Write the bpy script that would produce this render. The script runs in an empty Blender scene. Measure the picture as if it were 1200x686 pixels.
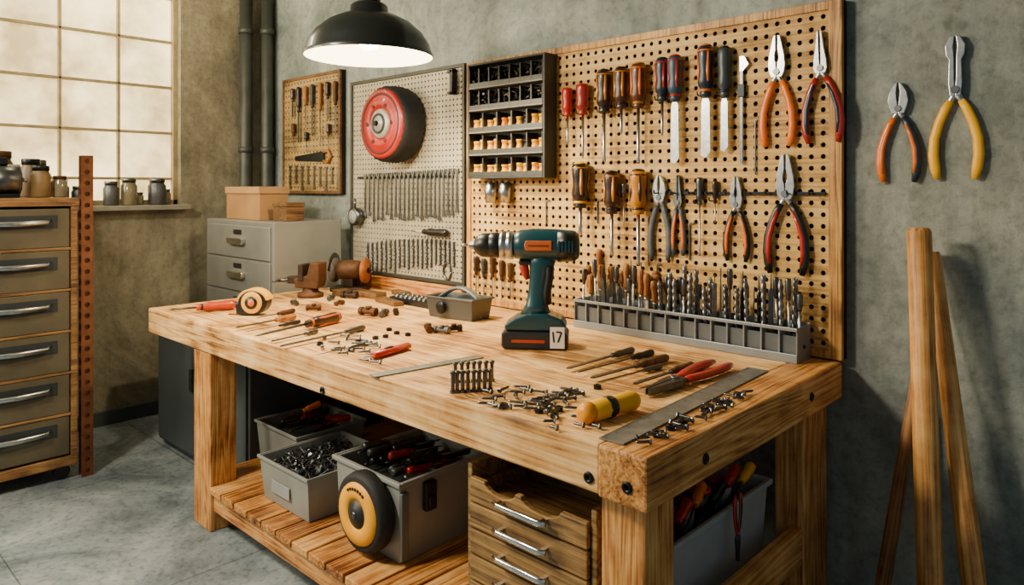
import bpy, math, random, bmesh
from mathutils import Vector, Matrix
random.seed(7)
scene=bpy.context.scene
COL=scene.collection
# ---------------------------------------------------------------- survey helpers
# sight lines measured from the camera station are intersected with real surfaces
F=844.;HZ=220.;EYE=1.5;YAW=math.radians(43.4)
D=Vector((-math.sin(YAW),math.cos(YAW),0));R=Vector((math.cos(YAW),math.sin(YAW),0))
def ray(u,v): return D+R*((u-600)/F)+Vector((0,0,(HZ-v)/F))
def at_y(u,v,y):
    r=ray(u,v);k=y/r.y;return Vector((r.x*k,y,EYE+r.z*k))
def at_z(u,v,z):
    r=ray(u,v);k=(z-EYE)/r.z;return Vector((r.x*k,r.y*k,z))
def at_x(u,v,x):
    r=ray(u,v);k=x/r.x;return Vector((x,r.y*k,EYE+r.z*k))
# ---------------------------------------------------------------- materials
def hx(s):
    s=s.lstrip('#');o=[]
    for i in (0,2,4):
        c=int(s[i:i+2],16)/255;o.append(c/12.92 if c<=.04045 else ((c+.055)/1.055)**2.4)
    return tuple(o)
MC={}
def nt(name):
    m=bpy.data.materials.new(name);m.use_nodes=True;n=m.node_tree.nodes;l=m.node_tree.links
    return m,n,l,n['Principled BSDF']
def pbr(col,rough=.5,metal=0.,var=.18,ns=18,bump=.0,bs=60,coat=0,trans=0,emit=0,name=None,alpha=1):
    key=(col,rough,metal,var,ns,bump,coat,trans,emit,alpha)
    if key in MC:return MC[key]
    m,n,l,b=nt(name or 'paint_'+col.strip('#'))
    c=hx(col)
    tc=n.new('ShaderNodeTexCoord');no=n.new('ShaderNodeTexNoise');no.inputs['Scale'].default_value=ns;no.inputs['Detail'].default_value=6
    l.new(tc.outputs['Object'],no.inputs['Vector'])
    r=n.new('ShaderNodeValToRGB');r.color_ramp.elements[0].position=.3;r.color_ramp.elements[1].position=.7
    r.color_ramp.elements[0].color=(*[x*(1-var) for x in c],1);r.color_ramp.elements[1].color=(*[min(1,x*(1+var)) for x in c],1)
    l.new(no.outputs['Fac'],r.inputs['Fac']);l.new(r.outputs['Color'],b.inputs['Base Color'])
    b.inputs['Roughness'].default_value=rough;b.inputs['Metallic'].default_value=metal
    b.inputs['Coat Weight'].default_value=coat;b.inputs['Transmission Weight'].default_value=trans
    b.inputs['Alpha'].default_value=alpha
    if emit:
        b.inputs['Emission Color'].default_value=(*c,1);b.inputs['Emission Strength'].default_value=emit
    if bump:
        n2=n.new('ShaderNodeTexNoise');n2.inputs['Scale'].default_value=bs;l.new(tc.outputs['Object'],n2.inputs['Vector'])
        bp=n.new('ShaderNodeBump');bp.inputs['Strength'].default_value=bump;bp.inputs['Distance'].default_value=.004
        l.new(n2.outputs['Fac'],bp.inputs['Height']);l.new(bp.outputs['Normal'],b.inputs['Normal'])
    MC[key]=m;return m
def math_n(n,op,a=None,b=None):
    x=n.new('ShaderNodeMath');x.operation=op
    if a is not None:x.inputs[0].default_value=a
    if b is not None:x.inputs[1].default_value=b
    return x
def wood(name,dark,mid,light,axis=0,plank=None,scale=1.,rough=.5,knots=True,contrast=1.,stain=.6):
    m,n,l,b=nt(name);tc=n.new('ShaderNodeTexCoord')
    sep=n.new('ShaderNodeSeparateXYZ');l.new(tc.outputs['Object'],sep.inputs[0])
    vec=tc.outputs['Object'];rnd=None
    if plank:
        pa,pw=plank
        dv=math_n(n,'DIVIDE',b=pw);l.new(sep.outputs[pa],dv.inputs[0]);fl=math_n(n,'FLOOR');l.new(dv.outputs[0],fl.inputs[0])
        wn=n.new('ShaderNodeTexWhiteNoise');wn.noise_dimensions='1D';l.new(fl.outputs[0],wn.inputs['W'])
        sc=n.new('ShaderNodeVectorMath');sc.operation='SCALE';sc.inputs['Scale'].default_value=7.;l.new(wn.outputs['Color'],sc.inputs[0])
        ad=n.new('ShaderNodeVectorMath');ad.operation='ADD';l.new(vec,ad.inputs[0]);l.new(sc.outputs[0],ad.inputs[1]);vec=ad.outputs[0];rnd=wn.outputs['Value']
    mp=n.new('ShaderNodeMapping');s=[8*scale]*3;s[axis]=.5*scale;mp.inputs['Scale'].default_value=s;l.new(vec,mp.inputs['Vector'])
    no=n.new('ShaderNodeTexNoise');no.inputs['Scale'].default_value=1.3;no.inputs['Detail'].default_value=3;no.inputs['Roughness'].default_value=.4;no.inputs['Distortion'].default_value=.35
    l.new(mp.outputs[0],no.inputs['Vector'])
    mu=math_n(n,'MULTIPLY',b=13.);l.new(no.outputs['Fac'],mu.inputs[0]);fr=math_n(n,'PINGPONG',b=.5);l.new(mu.outputs[0],fr.inputs[0])
    mp2=n.new('ShaderNodeMapping');s=[150*scale]*3;s[axis]=3.*scale;mp2.inputs['Scale'].default_value=s;l.new(vec,mp2.inputs['Vector'])
    n2=n.new('ShaderNodeTexNoise');n2.inputs['Scale'].default_value=1;n2.inputs['Detail'].default_value=4;l.new(mp2.outputs[0],n2.inputs['Vector'])
    a1=math_n(n,'MULTIPLY',b=.55*contrast);l.new(fr.outputs[0],a1.inputs[0])
    a2=math_n(n,'MULTIPLY',b=.95);l.new(n2.outputs['Fac'],a2.inputs[0])
    a3=math_n(n,'ADD');l.new(a1.outputs[0],a3.inputs[0]);l.new(a2.outputs[0],a3.inputs[1]);out=a3.outputs[0]
    if rnd:
        a4=math_n(n,'MULTIPLY_ADD',b=.26);a4.inputs[2].default_value=-.13;l.new(rnd,a4.inputs[0]);a5=math_n(n,'ADD');l.new(out,a5.inputs[0]);l.new(a4.outputs[0],a5.inputs[1]);out=a5.outputs[0]
    # worn, stained blotches
    n3=n.new('ShaderNodeTexNoise');n3.inputs['Scale'].default_value=4.5;n3.inputs['Detail'].default_value=9;n3.inputs['Roughness'].default_value=.65;l.new(tc.outputs['Object'],n3.inputs['Vector'])
    a6=math_n(n,'MULTIPLY_ADD',b=stain*1.8);a6.inputs[2].default_value=-.92*stain;l.new(n3.outputs['Fac'],a6.inputs[0]);a7=math_n(n,'ADD');l.new(out,a7.inputs[0]);l.new(a6.outputs[0],a7.inputs[1]);out=a7.outputs[0]
    r=n.new('ShaderNodeValToRGB');e=r.color_ramp.elements;e[0].position=.28;e[0].color=(*hx(dark),1);e[1].position=.88;e[1].color=(*hx(light),1)
    q=e.new(.53);q.color=(*hx(mid),1);l.new(out,r.inputs['Fac']);colo=r.outputs['Color']
    if knots:
        mp3=n.new('ShaderNodeMapping');s=[4.2]*3;s[axis]=1.5;mp3.inputs['Scale'].default_value=s;l.new(vec,mp3.inputs['Vector'])
        vo=n.new('ShaderNodeTexVoronoi');vo.inputs['Scale'].default_value=1.;l.new(mp3.outputs[0],vo.inputs['Vector'])
        r2=n.new('ShaderNodeValToRGB');r2.color_ramp.elements[0].position=.03;r2.color_ramp.elements[0].color=(.12,.06,.03,1);r2.color_ramp.elements[1].position=.15;r2.color_ramp.elements[1].color=(1,1,1,1)
        l.new(vo.outputs['Distance'],r2.inputs['Fac'])
        mx=n.new('ShaderNodeMix');mx.data_type='RGBA';mx.blend_type='MULTIPLY';mx.inputs[0].default_value=.9
        l.new(colo,mx.inputs[6]);l.new(r2.outputs['Color'],mx.inputs[7]);colo=mx.outputs[2]
    l.new(colo,b.inputs['Base Color']);b.inputs['Roughness'].default_value=rough
    bp=n.new('ShaderNodeBump');bp.inputs['Strength'].default_value=.5;bp.inputs['Distance'].default_value=.003;l.new(a3.outputs[0],bp.inputs['Height']);l.new(bp.outputs['Normal'],b.inputs['Normal'])
    return m
def plaster(name,c1,c2,c3):
    m,n,l,b=nt(name);tc=n.new('ShaderNodeTexCoord')
    no=n.new('ShaderNodeTexNoise');no.inputs['Scale'].default_value=1.1;no.inputs['Detail'].default_value=14;no.inputs['Roughness'].default_value=.72;no.inputs['Distortion'].default_value=.7
    l.new(tc.outputs['Object'],no.inputs['Vector'])
    r=n.new('ShaderNodeValToRGB');e=r.color_ramp.elements;e[0].position=.34;e[0].color=(*hx(c1),1);e[1].position=.66;e[1].color=(*hx(c3),1);q=e.new(.5);q.color=(*hx(c2),1)
    l.new(no.outputs['Fac'],r.inputs['Fac'])
    n2=n.new('ShaderNodeTexNoise');n2.inputs['Scale'].default_value=26;n2.inputs['Detail'].default_value=9;n2.inputs['Roughness'].default_value=.75;l.new(tc.outputs['Object'],n2.inputs['Vector'])
    r2=n.new('ShaderNodeValToRGB');r2.color_ramp.elements[0].position=.36;r2.color_ramp.elements[0].color=(.5,.5,.48,1);r2.color_ramp.elements[1].position=.52;r2.color_ramp.elements[1].color=(1,1,1,1);l.new(n2.outputs['Fac'],r2.inputs['Fac'])
    mx=n.new('ShaderNodeMix');mx.data_type='RGBA';mx.blend_type='MULTIPLY';mx.inputs[0].default_value=.6;l.new(r.outputs['Color'],mx.inputs[6]);l.new(r2.outputs['Color'],mx.inputs[7])
    # drip stains, stretched vertically
    mp=n.new('ShaderNodeMapping');mp.inputs['Scale'].default_value=(5,5,.9);l.new(tc.outputs['Object'],mp.inputs['Vector'])
    n4=n.new('ShaderNodeTexNoise');n4.inputs['Scale'].default_value=1;n4.inputs['Detail'].default_value=8;n4.inputs['Roughness'].default_value=.65;l.new(mp.outputs[0],n4.inputs['Vector'])
    r4=n.new('ShaderNodeValToRGB');r4.color_ramp.elements[0].position=.36;r4.color_ramp.elements[0].color=(.62,.6,.55,1);r4.color_ramp.elements[1].position=.52;r4.color_ramp.elements[1].color=(1,1,1,1);l.new(n4.outputs['Fac'],r4.inputs['Fac'])
    m5=n.new('ShaderNodeMix');m5.data_type='RGBA';m5.blend_type='MULTIPLY';m5.inputs[0].default_value=.7;l.new(mx.outputs[2],m5.inputs[6]);l.new(r4.outputs['Color'],m5.inputs[7])
    l.new(m5.outputs[2],b.inputs['Base Color']);b.inputs['Roughness'].default_value=.85
    bp=n.new('ShaderNodeBump');bp.inputs['Strength'].default_value=.7;bp.inputs['Distance'].default_value=.01;l.new(n2.outputs['Fac'],bp.inputs['Height']);l.new(bp.outputs['Normal'],b.inputs['Normal'])
    return m
def floor_mat():
    m,n,l,b=nt('concrete_floor');tc=n.new('ShaderNodeTexCoord')
    br=n.new('ShaderNodeTexBrick');br.offset=0;br.inputs['Scale'].default_value=1;br.inputs['Brick Width'].default_value=1.25;br.inputs['Row Height'].default_value=.95;br.inputs['Mortar Size'].default_value=.004;br.inputs['Mortar Smooth'].default_value=.6
    mpb=n.new('ShaderNodeMapping');mpb.inputs['Location'].default_value=(.3,.25,0);l.new(tc.outputs['Object'],mpb.inputs['Vector']);l.new(mpb.outputs[0],br.inputs['Vector'])
    br.inputs['Color1'].default_value=(1,1,1,1);br.inputs['Color2'].default_value=(.9,.9,.9,1);br.inputs['Mortar'].default_value=(.35,.35,.35,1)
    no=n.new('ShaderNodeTexNoise');no.inputs['Scale'].default_value=1.6;no.inputs['Detail'].default_value=14;no.inputs['Roughness'].default_value=.75;no.inputs['Distortion'].default_value=.6;l.new(tc.outputs['Object'],no.inputs['Vector'])
    r=n.new('ShaderNodeValToRGB');e=r.color_ramp.elements;e[0].position=.34;e[0].color=(*hx('#4a545b'),1);e[1].position=.66;e[1].color=(*hx('#a8b1b2'),1);q=e.new(.48);q.color=(*hx('#7a868c'),1);l.new(no.outputs['Fac'],r.inputs['Fac'])
    n2=n.new('ShaderNodeTexNoise');n2.inputs['Scale'].default_value=40;n2.inputs['Detail'].default_value=8;l.new(tc.outputs['Object'],n2.inputs['Vector'])
    r2=n.new('ShaderNodeValToRGB');r2.color_ramp.elements[0].position=.36;r2.color_ramp.elements[0].color=(.55,.53,.5,1);r2.color_ramp.elements[1].position=.48;r2.color_ramp.elements[1].color=(1,1,1,1);l.new(n2.outputs['Fac'],r2.inputs['Fac'])
    mx=n.new('ShaderNodeMix');mx.data_type='RGBA';mx.blend_type='MULTIPLY';mx.inputs[0].default_value=1;l.new(r.outputs['Color'],mx.inputs[6]);l.new(br.outputs['Color'],mx.inputs[7])
    m3=n.new('ShaderNodeMix');m3.data_type='RGBA';m3.blend_type='MULTIPLY';m3.inputs[0].default_value=.7;l.new(mx.outputs[2],m3.inputs[6]);l.new(r2.outputs['Color'],m3.inputs[7])
    l.new(m3.outputs[2],b.inputs['Base Color']);b.inputs['Roughness'].default_value=.6
    bp=n.new('ShaderNodeBump');bp.inputs['Strength'].default_value=.4;bp.inputs['Distance'].default_value=.006;l.new(n2.outputs['Fac'],bp.inputs['Height']);l.new(bp.outputs['Normal'],b.inputs['Normal'])
    return m
wd_,wm_,wl_='#66360f','#b87836','#e6b069'
W_TOP=wood('bench_wood','#754717','#cb9149','#f3c987',0,plank=(1,.158),rough=.6,stain=.7)
W_LEGZ=wood('leg_wood',wd_,wm_,wl_,2)
W_SLAT=wood('slat_wood',wd_,wm_,wl_,1,plank=(0,.115))
W_RAILX=wood('rail_wood',wd_,wm_,wl_,0)
W_RAILY=wood('side_rail_wood','#65380f','#b47634','#e4ae66',1)
W_BOARD=wood('pegboard_wood','#8f672c','#cda259','#e6c582',0,scale=.6,knots=False,contrast=.4,rough=.65,stain=.6)
W_FRAME=wood('board_frame_wood','#6b4412','#b27d36','#d9a758',2,knots=False)
W_DRAW=wood('drawer_wood','#45300f','#806034','#ad8850',0,knots=False)
W_POLE=wood('pole_wood','#7d4b16','#c88b44','#ebb870',2,knots=False,contrast=.6)
W_POLED=wood('dark_pole_wood','#553316','#96622f','#bd8a4c',2,knots=False,contrast=.6)
W_HAND=wood('handle_wood','#4a260d','#905820','#c18438',2,knots=False,scale=3)
W_OLD=wood('old_wood','#352010','#644422','#866036',1,knots=False)
STEEL=pbr('#b9bcbc',.28,1,.2,40);DSTEEL=pbr('#66696a',.35,1,.25,40);BSTEEL=pbr('#26292b',.4,.8,.2,40)
CHROME=pbr('#dcdcda',.16,1,.1,30);BLACK=pbr('#121315',.38,0,.3,30);RUBBER=pbr('#17181a',.7,0,.3,60,bump=.2)
GREY=pbr('#6a6f70',.45,.3,.12,6,bump=.08);LGREY=pbr('#8f9494',.5,0,.12,8);DGREY=pbr('#333839',.5,.3,.2,6,bump=.1)
ORANGE=pbr('#e87008',.35,0,.12,20,coat=.2);RED=pbr('#b01a0e',.35,0,.12,20,coat=.3);YEL=pbr('#ffb800',.4,0,.08,20)
NAVY=pbr('#152838',.4,0,.2,20,coat=.2);TEAL=pbr('#073d45',.34,0,.15,10,coat=.3);BROWN=pbr('#2e170c',.35,0,.3,30,coat=.4);AMBER=pbr('#c07a10',.3,0,.2,30,coat=.5)
CREAM=pbr('#efe9da',.5,0,.05,10);RUST=pbr('#553519',.6,.4,.4,14,bump=.3);PLUM=pbr('#2f2116',.55,.4,.4,20,bump=.2)
# ---------------------------------------------------------------- mesh builder
class MB:
    def __init__(s): s.v=[];s.f=[];s.m=[];s.s=[];s.M=None
    def add(s,vs,fs,mi=0,sm=False):
        o=len(s.v)
        for p in vs:
            p=Vector(p); s.v.append(s.M@p if s.M else p)
        for f in fs: s.f.append([o+i for i in f]);s.m.append(mi);s.s.append(sm)
        return s
    def bx(s,x0,x1,y0,y1,z0,z1,mi=0):
        return s.add([(x0,y0,z0),(x1,y0,z0),(x1,y1,z0),(x0,y1,z0),(x0,y0,z1),(x1,y0,z1),(x1,y1,z1),(x0,y1,z1)],
          [(0,3,2,1),(4,5,6,7),(0,1,5,4),(1,2,6,5),(2,3,7,6),(3,0,4,7)],mi)
    def tube(s,pts,rad,seg=12,ref=(0,1,0),mi=0,flute=0,smooth=True,caps=True,turn=0):
        pts=[Vector(p) for p in pts];ref=Vector(ref);n=len(pts);vs=[];fs=[]
        for i,p in enumerate(pts):
            a=pts[max(0,i-1)];b=pts[min(n-1,i+1)]
            T=(b-a)
            if T.length<1e-7:T=pts[-1]-pts[0]
            T.normalize();rf=ref if abs(T.dot(ref))<.98 else Vector((1,0,0))
            N=T.cross(rf).normalized();B=N.cross(T).normalized()
            r=rad[i] if isinstance(rad,(list,tuple)) else rad
            ra,rb=r if isinstance(r,(list,tuple)) else (r,r)
            for k in range(seg):
                th=2*math.pi*k/seg+turn;fl=1-flute*(k%2)
                vs.append(p+N*ra*fl*math.cos(th)+B*rb*fl*math.sin(th))
        for i in range(n-1):
            for k in range(seg):
                k2=(k+1)%seg;fs.append((i*seg+k,i*seg+k2,(i+1)*seg+k2,(i+1)*seg+k))
        s.add(vs,fs,mi,smooth)
        if caps:
            o=len(s.v)-n*seg
            s.f.append([o+k for k in reversed(range(seg))]);s.m.append(mi);s.s.append(False)
            s.f.append([o+(n-1)*seg+k for k in range(seg)]);s.m.append(mi);s.s.append(False)
        return s
    def lathe(s,prof,c=(0,0,0),ax=(0,0,1),seg=24,mi=0,caps=True,flute=0,smooth=True,turn=0):
        c=Vector(c);ax=Vector(ax).normalized()
        rf=Vector((0,1,0)) if abs(ax.y)<.9 else Vector((0,0,1))
        N=ax.cross(rf).normalized();B=ax.cross(N).normalized();vs=[];fs=[]
        n=len(prof)
        for r,h in prof:
            for k in range(seg):
                th=2*math.pi*k/seg+turn;q=r*(1-flute*(k%2));vs.append(c+ax*h+N*q*math.cos(th)+B*q*math.sin(th))
        for i in range(n-1):
            for k in range(seg):
                k2=(k+1)%seg;fs.append((i*seg+k,i*seg+k2,(i+1)*seg+k2,(i+1)*seg+k))
        s.add(vs,fs,mi,smooth)
        if caps:
            o=len(s.v)-n*seg
            if prof[0][0]>1e-5:s.f.append([o+k for k in range(seg)]);s.m.append(mi);s.s.append(False)
            if prof[-1][0]>1e-5:s.f.append([o+(n-1)*seg+k for k in range(seg)]);s.m.append(mi);s.s.append(False)
        return s
    def prism(s,poly,y0,y1,mi=0):
        n=len(poly);vs=[(x,y0,z) for x,z in poly]+[(x,y1,z) for x,z in poly]
        fs=[tuple(range(n)),tuple(reversed(range(n,2*n)))]+[(i,(i+1)%n,n+(i+1)%n,n+i) for i in range(n)]
        return s.add(vs,fs,mi)
    def tray(s,x0,x1,y0,y1,z0,z1,t=.008,fl=.0,rim=.0,mi=0):
        bo=[(x0+fl,y0+fl),(x1-fl,y0+fl),(x1-fl,y1-fl),(x0+fl,y1-fl)];to=[(x0,y0),(x1,y0),(x1,y1),(x0,y1)]
        bi=[(x0+fl+t,y0+fl+t),(x1-fl-t,y0+fl+t),(x1-fl-t,y1-fl-t),(x0+fl+t,y1-fl-t)];ti=[(x0+t,y0+t),(x1-t,y0+t),(x1-t,y1-t),(x0+t,y1-t)]
        vs=[(*p,z0) for p in bo]+[(*p,z1) for p in to]+[(*p,z1) for p in ti]+[(*p,z0+t) for p in bi]
        fs=[(3,2,1,0),(12,13,14,15)]
        for i in range(4):
            j=(i+1)%4;fs+=[(i,j,4+j,4+i),(4+i,4+j,8+j,8+i),(8+i,8+j,12+j,12+i)]
        s.add(vs,fs,mi)
        if rim:
            h=rim*1.2
            s.bx(x0-rim,x1+rim,y0-rim,y0,z1-h,z1+.003,mi).bx(x0-rim,x1+rim,y1,y1+rim,z1-h,z1+.003,mi)
            s.bx(x0-rim,x0,y0,y1,z1-h,z1+.003,mi).bx(x1,x1+rim,y0,y1,z1-h,z1+.003,mi)
        return s
def link(o):
    COL.objects.link(o);return o
def mk(name,mb,mats,bevel=0.,parent=None,label=None,seg=2):
    me=bpy.data.meshes.new(name);me.from_pydata([tuple(v) for v in mb.v],[],mb.f)
    for m in (mats if isinstance(mats,(list,tuple)) else [mats]):me.materials.append(m)
    me.polygons.foreach_set('material_index',mb.m);me.polygons.foreach_set('use_smooth',mb.s)
    bm=bmesh.new();bm.from_mesh(me);bmesh.ops.recalc_face_normals(bm,faces=bm.faces);bm.to_mesh(me);bm.free()
    me.update()
    o=link(bpy.data.objects.new(name,me))
    if bevel:
        b=o.modifiers.new('bevel','BEVEL');b.width=bevel;b.segments=seg;b.limit_method='ANGLE';b.angle_limit=math.radians(35)
    if parent:o.parent=parent
    if label:o['label']=label
    return o
def tag(o,label,cat,group=None,kind=None):
    o['label']=label;o['category']=cat
    if group:o['group']=group
    if kind:o['kind']=kind
    return o
def thing(name,label,cat,loc=(0,0,0),M=None,group=None):
    o=link(bpy.data.objects.new(name,None));o.empty_display_size=.05
    o.matrix_world=Matrix.Translation(Vector(loc))@(M.to_4x4() if M else Matrix.Identity(4))
    return tag(o,label,cat,group)
def solo(name,label,cat,mb,mats,loc=(0,0,0),M=None,bevel=0,group=None,kind=None):
    o=mk(name,mb,mats,bevel);o.matrix_world=Matrix.Translation(Vector(loc))@(M.to_4x4() if M else Matrix.Identity(4))
    return tag(o,label,cat,group,kind)
def structure(name,mb,mats,bevel=0):
    o=mk(name,mb,mats,bevel);o['kind']='structure';return o
def dup(src,loc,M=None):
    o=src.copy();COL.objects.link(o);o.matrix_world=Matrix.Translation(Vector(loc))@(M.to_4x4() if M else Matrix.Identity(4))
    for c in src.children:
        k=c.copy();COL.objects.link(k);k.parent=o
        for g in c.children:
            h=g.copy();COL.objects.link(h);h.parent=k
    return o
def lieM(p_tip,p_end,roll=0):
    Z=(Vector(p_end)-Vector(p_tip)).normalized();Y=Vector((0,0,1))
    Y=(Y-Z*Y.dot(Z)).normalized();X=Y.cross(Z)
    m=Matrix((X,Y,Z)).transposed()
    return m@Matrix.Rotation(roll,3,'Z') if roll else m
def rotY(a):return Matrix.Rotation(a,3,'Y')
def rotZ(a):return Matrix.Rotation(a,3,'Z')
def frame4(parent,x0,x1,z0,z1,w,y0,y1,mat,wr=None):
    wr=wr or w
    for b in ((x0,x0+w,z0,z1),(x1-wr,x1,z0,z1),(x0+w,x1-wr,z1-w,z1),(x0+w,x1-wr,z0,z0+w)):
        mk('frame',MB().bx(b[0],b[1],y0,y1,b[2],b[3]),mat,.002,parent)
# ================================================================ ROOM
WY=2.62
P_BACK=plaster('wall_plaster','#626d69','#8f9790','#b3b7ac')
P_LEFT=plaster('wall_plaster_side','#6b6654','#999177','#bdb496')
structure('wall_back',MB().bx(-5.15,1.6,WY,WY+.15,0,3.1),P_BACK)
wy0,wy1,wz0,wz1=.3,2.01,1.384,2.82
structure('wall_left',MB().bx(-5.15,-5,-2,wy0,0,3.1).bx(-5.15,-5,wy1,WY,0,3.1).bx(-5.15,-5,wy0,wy1,0,wz0).bx(-5.15,-5,wy0,wy1,wz1,3.1),P_LEFT)
structure('floor',MB().bx(-5.15,1.6,-2,WY+.15,-.1,0),floor_mat())
structure('ceiling',MB().bx(-5.15,1.6,-2,WY+.15,3.1,3.2),pbr('#6b6c66',.9,0,.1,3,bump=.2))
structure('baseboard_left',MB().bx(-5,-4.975,-2,WY,0,.09),pbr('#3b4244',.6,0,.2,8),.004)
structure('baseboard_back',MB().bx(-4.97,1.6,WY-.02,WY,0,.09),pbr('#3b4244',.6,0,.2,8),.004)
WF=pbr('#a4946e',.6,.1,.25,12,bump=.2)
mb=MB();xw0,xw1=-5.12,-5.07
mb.bx(xw0,xw1+.02,wy0,wy0+.03,wz0,wz1).bx(xw0,xw1+.02,wy1-.03,wy1,wz0,wz1).bx(xw0,xw1+.02,wy0,wy1,wz0,wz0+.035).bx(xw0,xw1+.02,wy0,wy1,wz1-.04,wz1)
for y in (.64,.975,1.31,1.645):mb.bx(xw0,xw1,y-.009,y+.009,wz0,wz1)
for z in (1.56,1.87,2.18,2.49):mb.bx(xw0,xw1,wy0,wy1,z-.009,z+.009)
win=structure('window_1',mb,WF,.003)
m,n,l,b=nt('glowing_frosted_glass');tc=n.new('ShaderNodeTexCoord');no=n.new('ShaderNodeTexNoise');no.inputs['Scale'].default_value=2.2;no.inputs['Detail'].default_value=10;no.inputs['Roughness'].default_value=.62;l.new(tc.outputs['Object'],no.inputs['Vector'])
r=n.new('ShaderNodeValToRGB');r.color_ramp.elements[0].color=(*hx('#8f7440'),1);r.color_ramp.elements[0].position=.34;r.color_ramp.elements[1].color=(*hx('#ffe2a0'),1);r.color_ramp.elements[1].position=.62
l.new(no.outputs['Fac'],r.inputs['Fac']);l.new(r.outputs['Color'],b.inputs['Emission Color']);b.inputs['Emission Strength'].default_value=3.6;b.inputs['Base Color'].default_value=(.6,.55,.45,1);b.inputs['Roughness'].default_value=.2  # daylight outside is put into the pane as its own emission
g=mk('window_pane',MB().bx(-5.105,-5.095,wy0+.02,wy1-.02,wz0+.02,wz1-.02),m,parent=win);g['kind']='structure'
structure('trim_1',MB().bx(-5.07,-4.9,wy0-.03,wy1+.03,wz0-.03,wz0+.002),pbr('#8d8878',.7,0,.2,10,bump=.2),.004)
PIPE=pbr('#50534c',.5,.4,.25,8,bump=.1)
for x,y,r_ in ((-4.93,2.44,.045),(-4.84,2.555,.04)):
    mb=MB();mb.lathe([(r_,0),(r_,3.1)],seg=20)
    for z in (.6,1.75,2.6):mb.lathe([(r_+.008,z),(r_+.008,z+.04)],seg=20)
    solo('wall_pipe','dark grey vertical pipe in the room corner','pipe',mb,PIPE,(x,y,0),group='corner pipes')
# ================================================================ WORKBENCH
BX0,BX1,BY0,BY1,BZ=-3.78,-.875,1.362,2.577,.9
T=.118
bench=thing('workbench','long heavy honey-coloured wooden workbench with slatted lower shelf','workbench',(0,0,0))
mb=MB()
ys=[BY0+i*(BY1-BY0)/8 for i in range(9)]
for i in range(8):mb.bx(BX0,BX1-.135,ys[i]+.0006,ys[i+1]-.0006,BZ-T,BZ)
mk('worktop',mb,W_TOP,.004,bench)
mk('end_plank',MB().bx(BX1-.134,BX1,BY0-.004,BY1,BZ-T-.004,BZ+.0),W_RAILY,.006,bench,'end board closing the bench top')
for x0,x1,y0,y1 in ((-3.27,-3.10,1.372,1.49),(-1.045,-.92,1.42,1.55),(-1.02,-.92,2.36,2.56),(-3.27,-3.12,2.42,2.56)):
    mk('leg',MB().bx(x0,x1,y0,y1,0,BZ-T-.005),W_LEGZ,.006,bench)
mk('shelf_rail',MB().bx(-3.10,-1.045,1.385,1.425,.09,.17),W_RAILX,.005,bench)
mk('shelf_rail',MB().bx(-3.12,-1.02,2.45,2.49,.09,.17),W_RAILX,.005,bench)
mb=MB();x=-3.10+.004
while x<-1.07:
    mb.bx(x,x+.105,1.365,2.44,.172,.2);x+=.115
mk('slatted_shelf',mb,W_SLAT,.004,bench)
mk('shelf_end',MB().bx(-3.27,-3.1,1.492,2.415,.15,.2),W_RAILY,.004,bench)
mk('side_rail',MB().bx(-.965,-.925,1.552,2.358,.27,.385),W_RAILY,.005,bench)
mk('side_rail',MB().bx(-1.01,-.972,1.552,2.358,.10,.19),W_RAILY,.005,bench)
mk('apron',MB().bx(-3.1,-1.05,2.44,2.48,.66,BZ-T-.002),W_RAILX,.004,bench)
for p,ax in ((at_y(378,458,BY0),(0,-1,0)),(at_y(690,560,BY0),(0,-1,0)),(Vector((BX1,1.62,.83)),(1,0,0)),(Vector((BX1,2.3,.84)),(1,0,0)),(at_y(735,572,BY0-.004),(0,-1,0))):
    mk('bolt_head',MB().lathe([(.014,-.004),(.014,.003),(.011,.005),(.007,.004),(.006,.0)],p,ax,16),BSTEEL,parent=bench,label='dark countersunk bolt head')
# ---- drawer unit under bench
du=thing('drawer_unit','small wooden drawer unit with chrome bar handles beneath the bench','drawer unit',(-1.55,1.45,.2015))
Wd,Dd,Hd=.47,.25,.49
mk('body',MB().bx(0,.018,0,Dd,0,Hd).bx(Wd-.018,Wd,0,Dd,0,Hd).bx(.018,Wd-.018,Dd-.012,Dd,0,Hd).bx(.018,Wd-.018,.01,Dd-.012,0,.012).bx(.018,Wd-.018,.12,Dd-.012,Hd-.015,Hd),W_DRAW,.003,du)
nz=6;dh=(Hd-.04)/nz
for i in range(nz):
    z0=.014+i*dh;top=(i==nz-1);h=dh-.006
    if top:
        poly=[(.022,z0),(Wd-.022,z0),(Wd-.022,z0+h)]
        for k in range(9):
            a=math.pi*k/8;poly.append((Wd*.62+.07*math.cos(a),z0+h-.028*math.sin(a)))
        for k in range(9):
            a=math.pi*k/8;poly.append((Wd*.3+.06*math.cos(a),z0+h-.028*math.sin(a)))
        poly.append((.022,z0+h))
    else: poly=[(.022,z0),(Wd-.022,z0),(Wd-.022,z0+h),(.022,z0+h)]
    dr=mk('drawer',MB().prism(poly,-.012,.006).bx(.026,Wd-.026,.007,.22,z0+.002,z0+.008).bx(.026,.036,.007,.22,z0+.008,z0+h-.02).bx(Wd-.036,Wd-.026,.007,.22,z0+.008,z0+h-.02),W_DRAW,.003,du)
    zc=z0+h*.5
    hb=MB().tube([(.14,-.034,zc),(.16,-.042,zc),(Wd-.16,-.042,zc),(Wd-.14,-.034,zc)],[(.009,.006)]*4,10,(0,1,0)).bx(.15,.162,-.038,-.012,zc-.004,zc+.004).bx(Wd-.162,Wd-.15,-.038,-.012,zc-.004,zc+.004)
    mk('handle',hb,CHROME,parent=dr,label='chrome bar handle')
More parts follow.
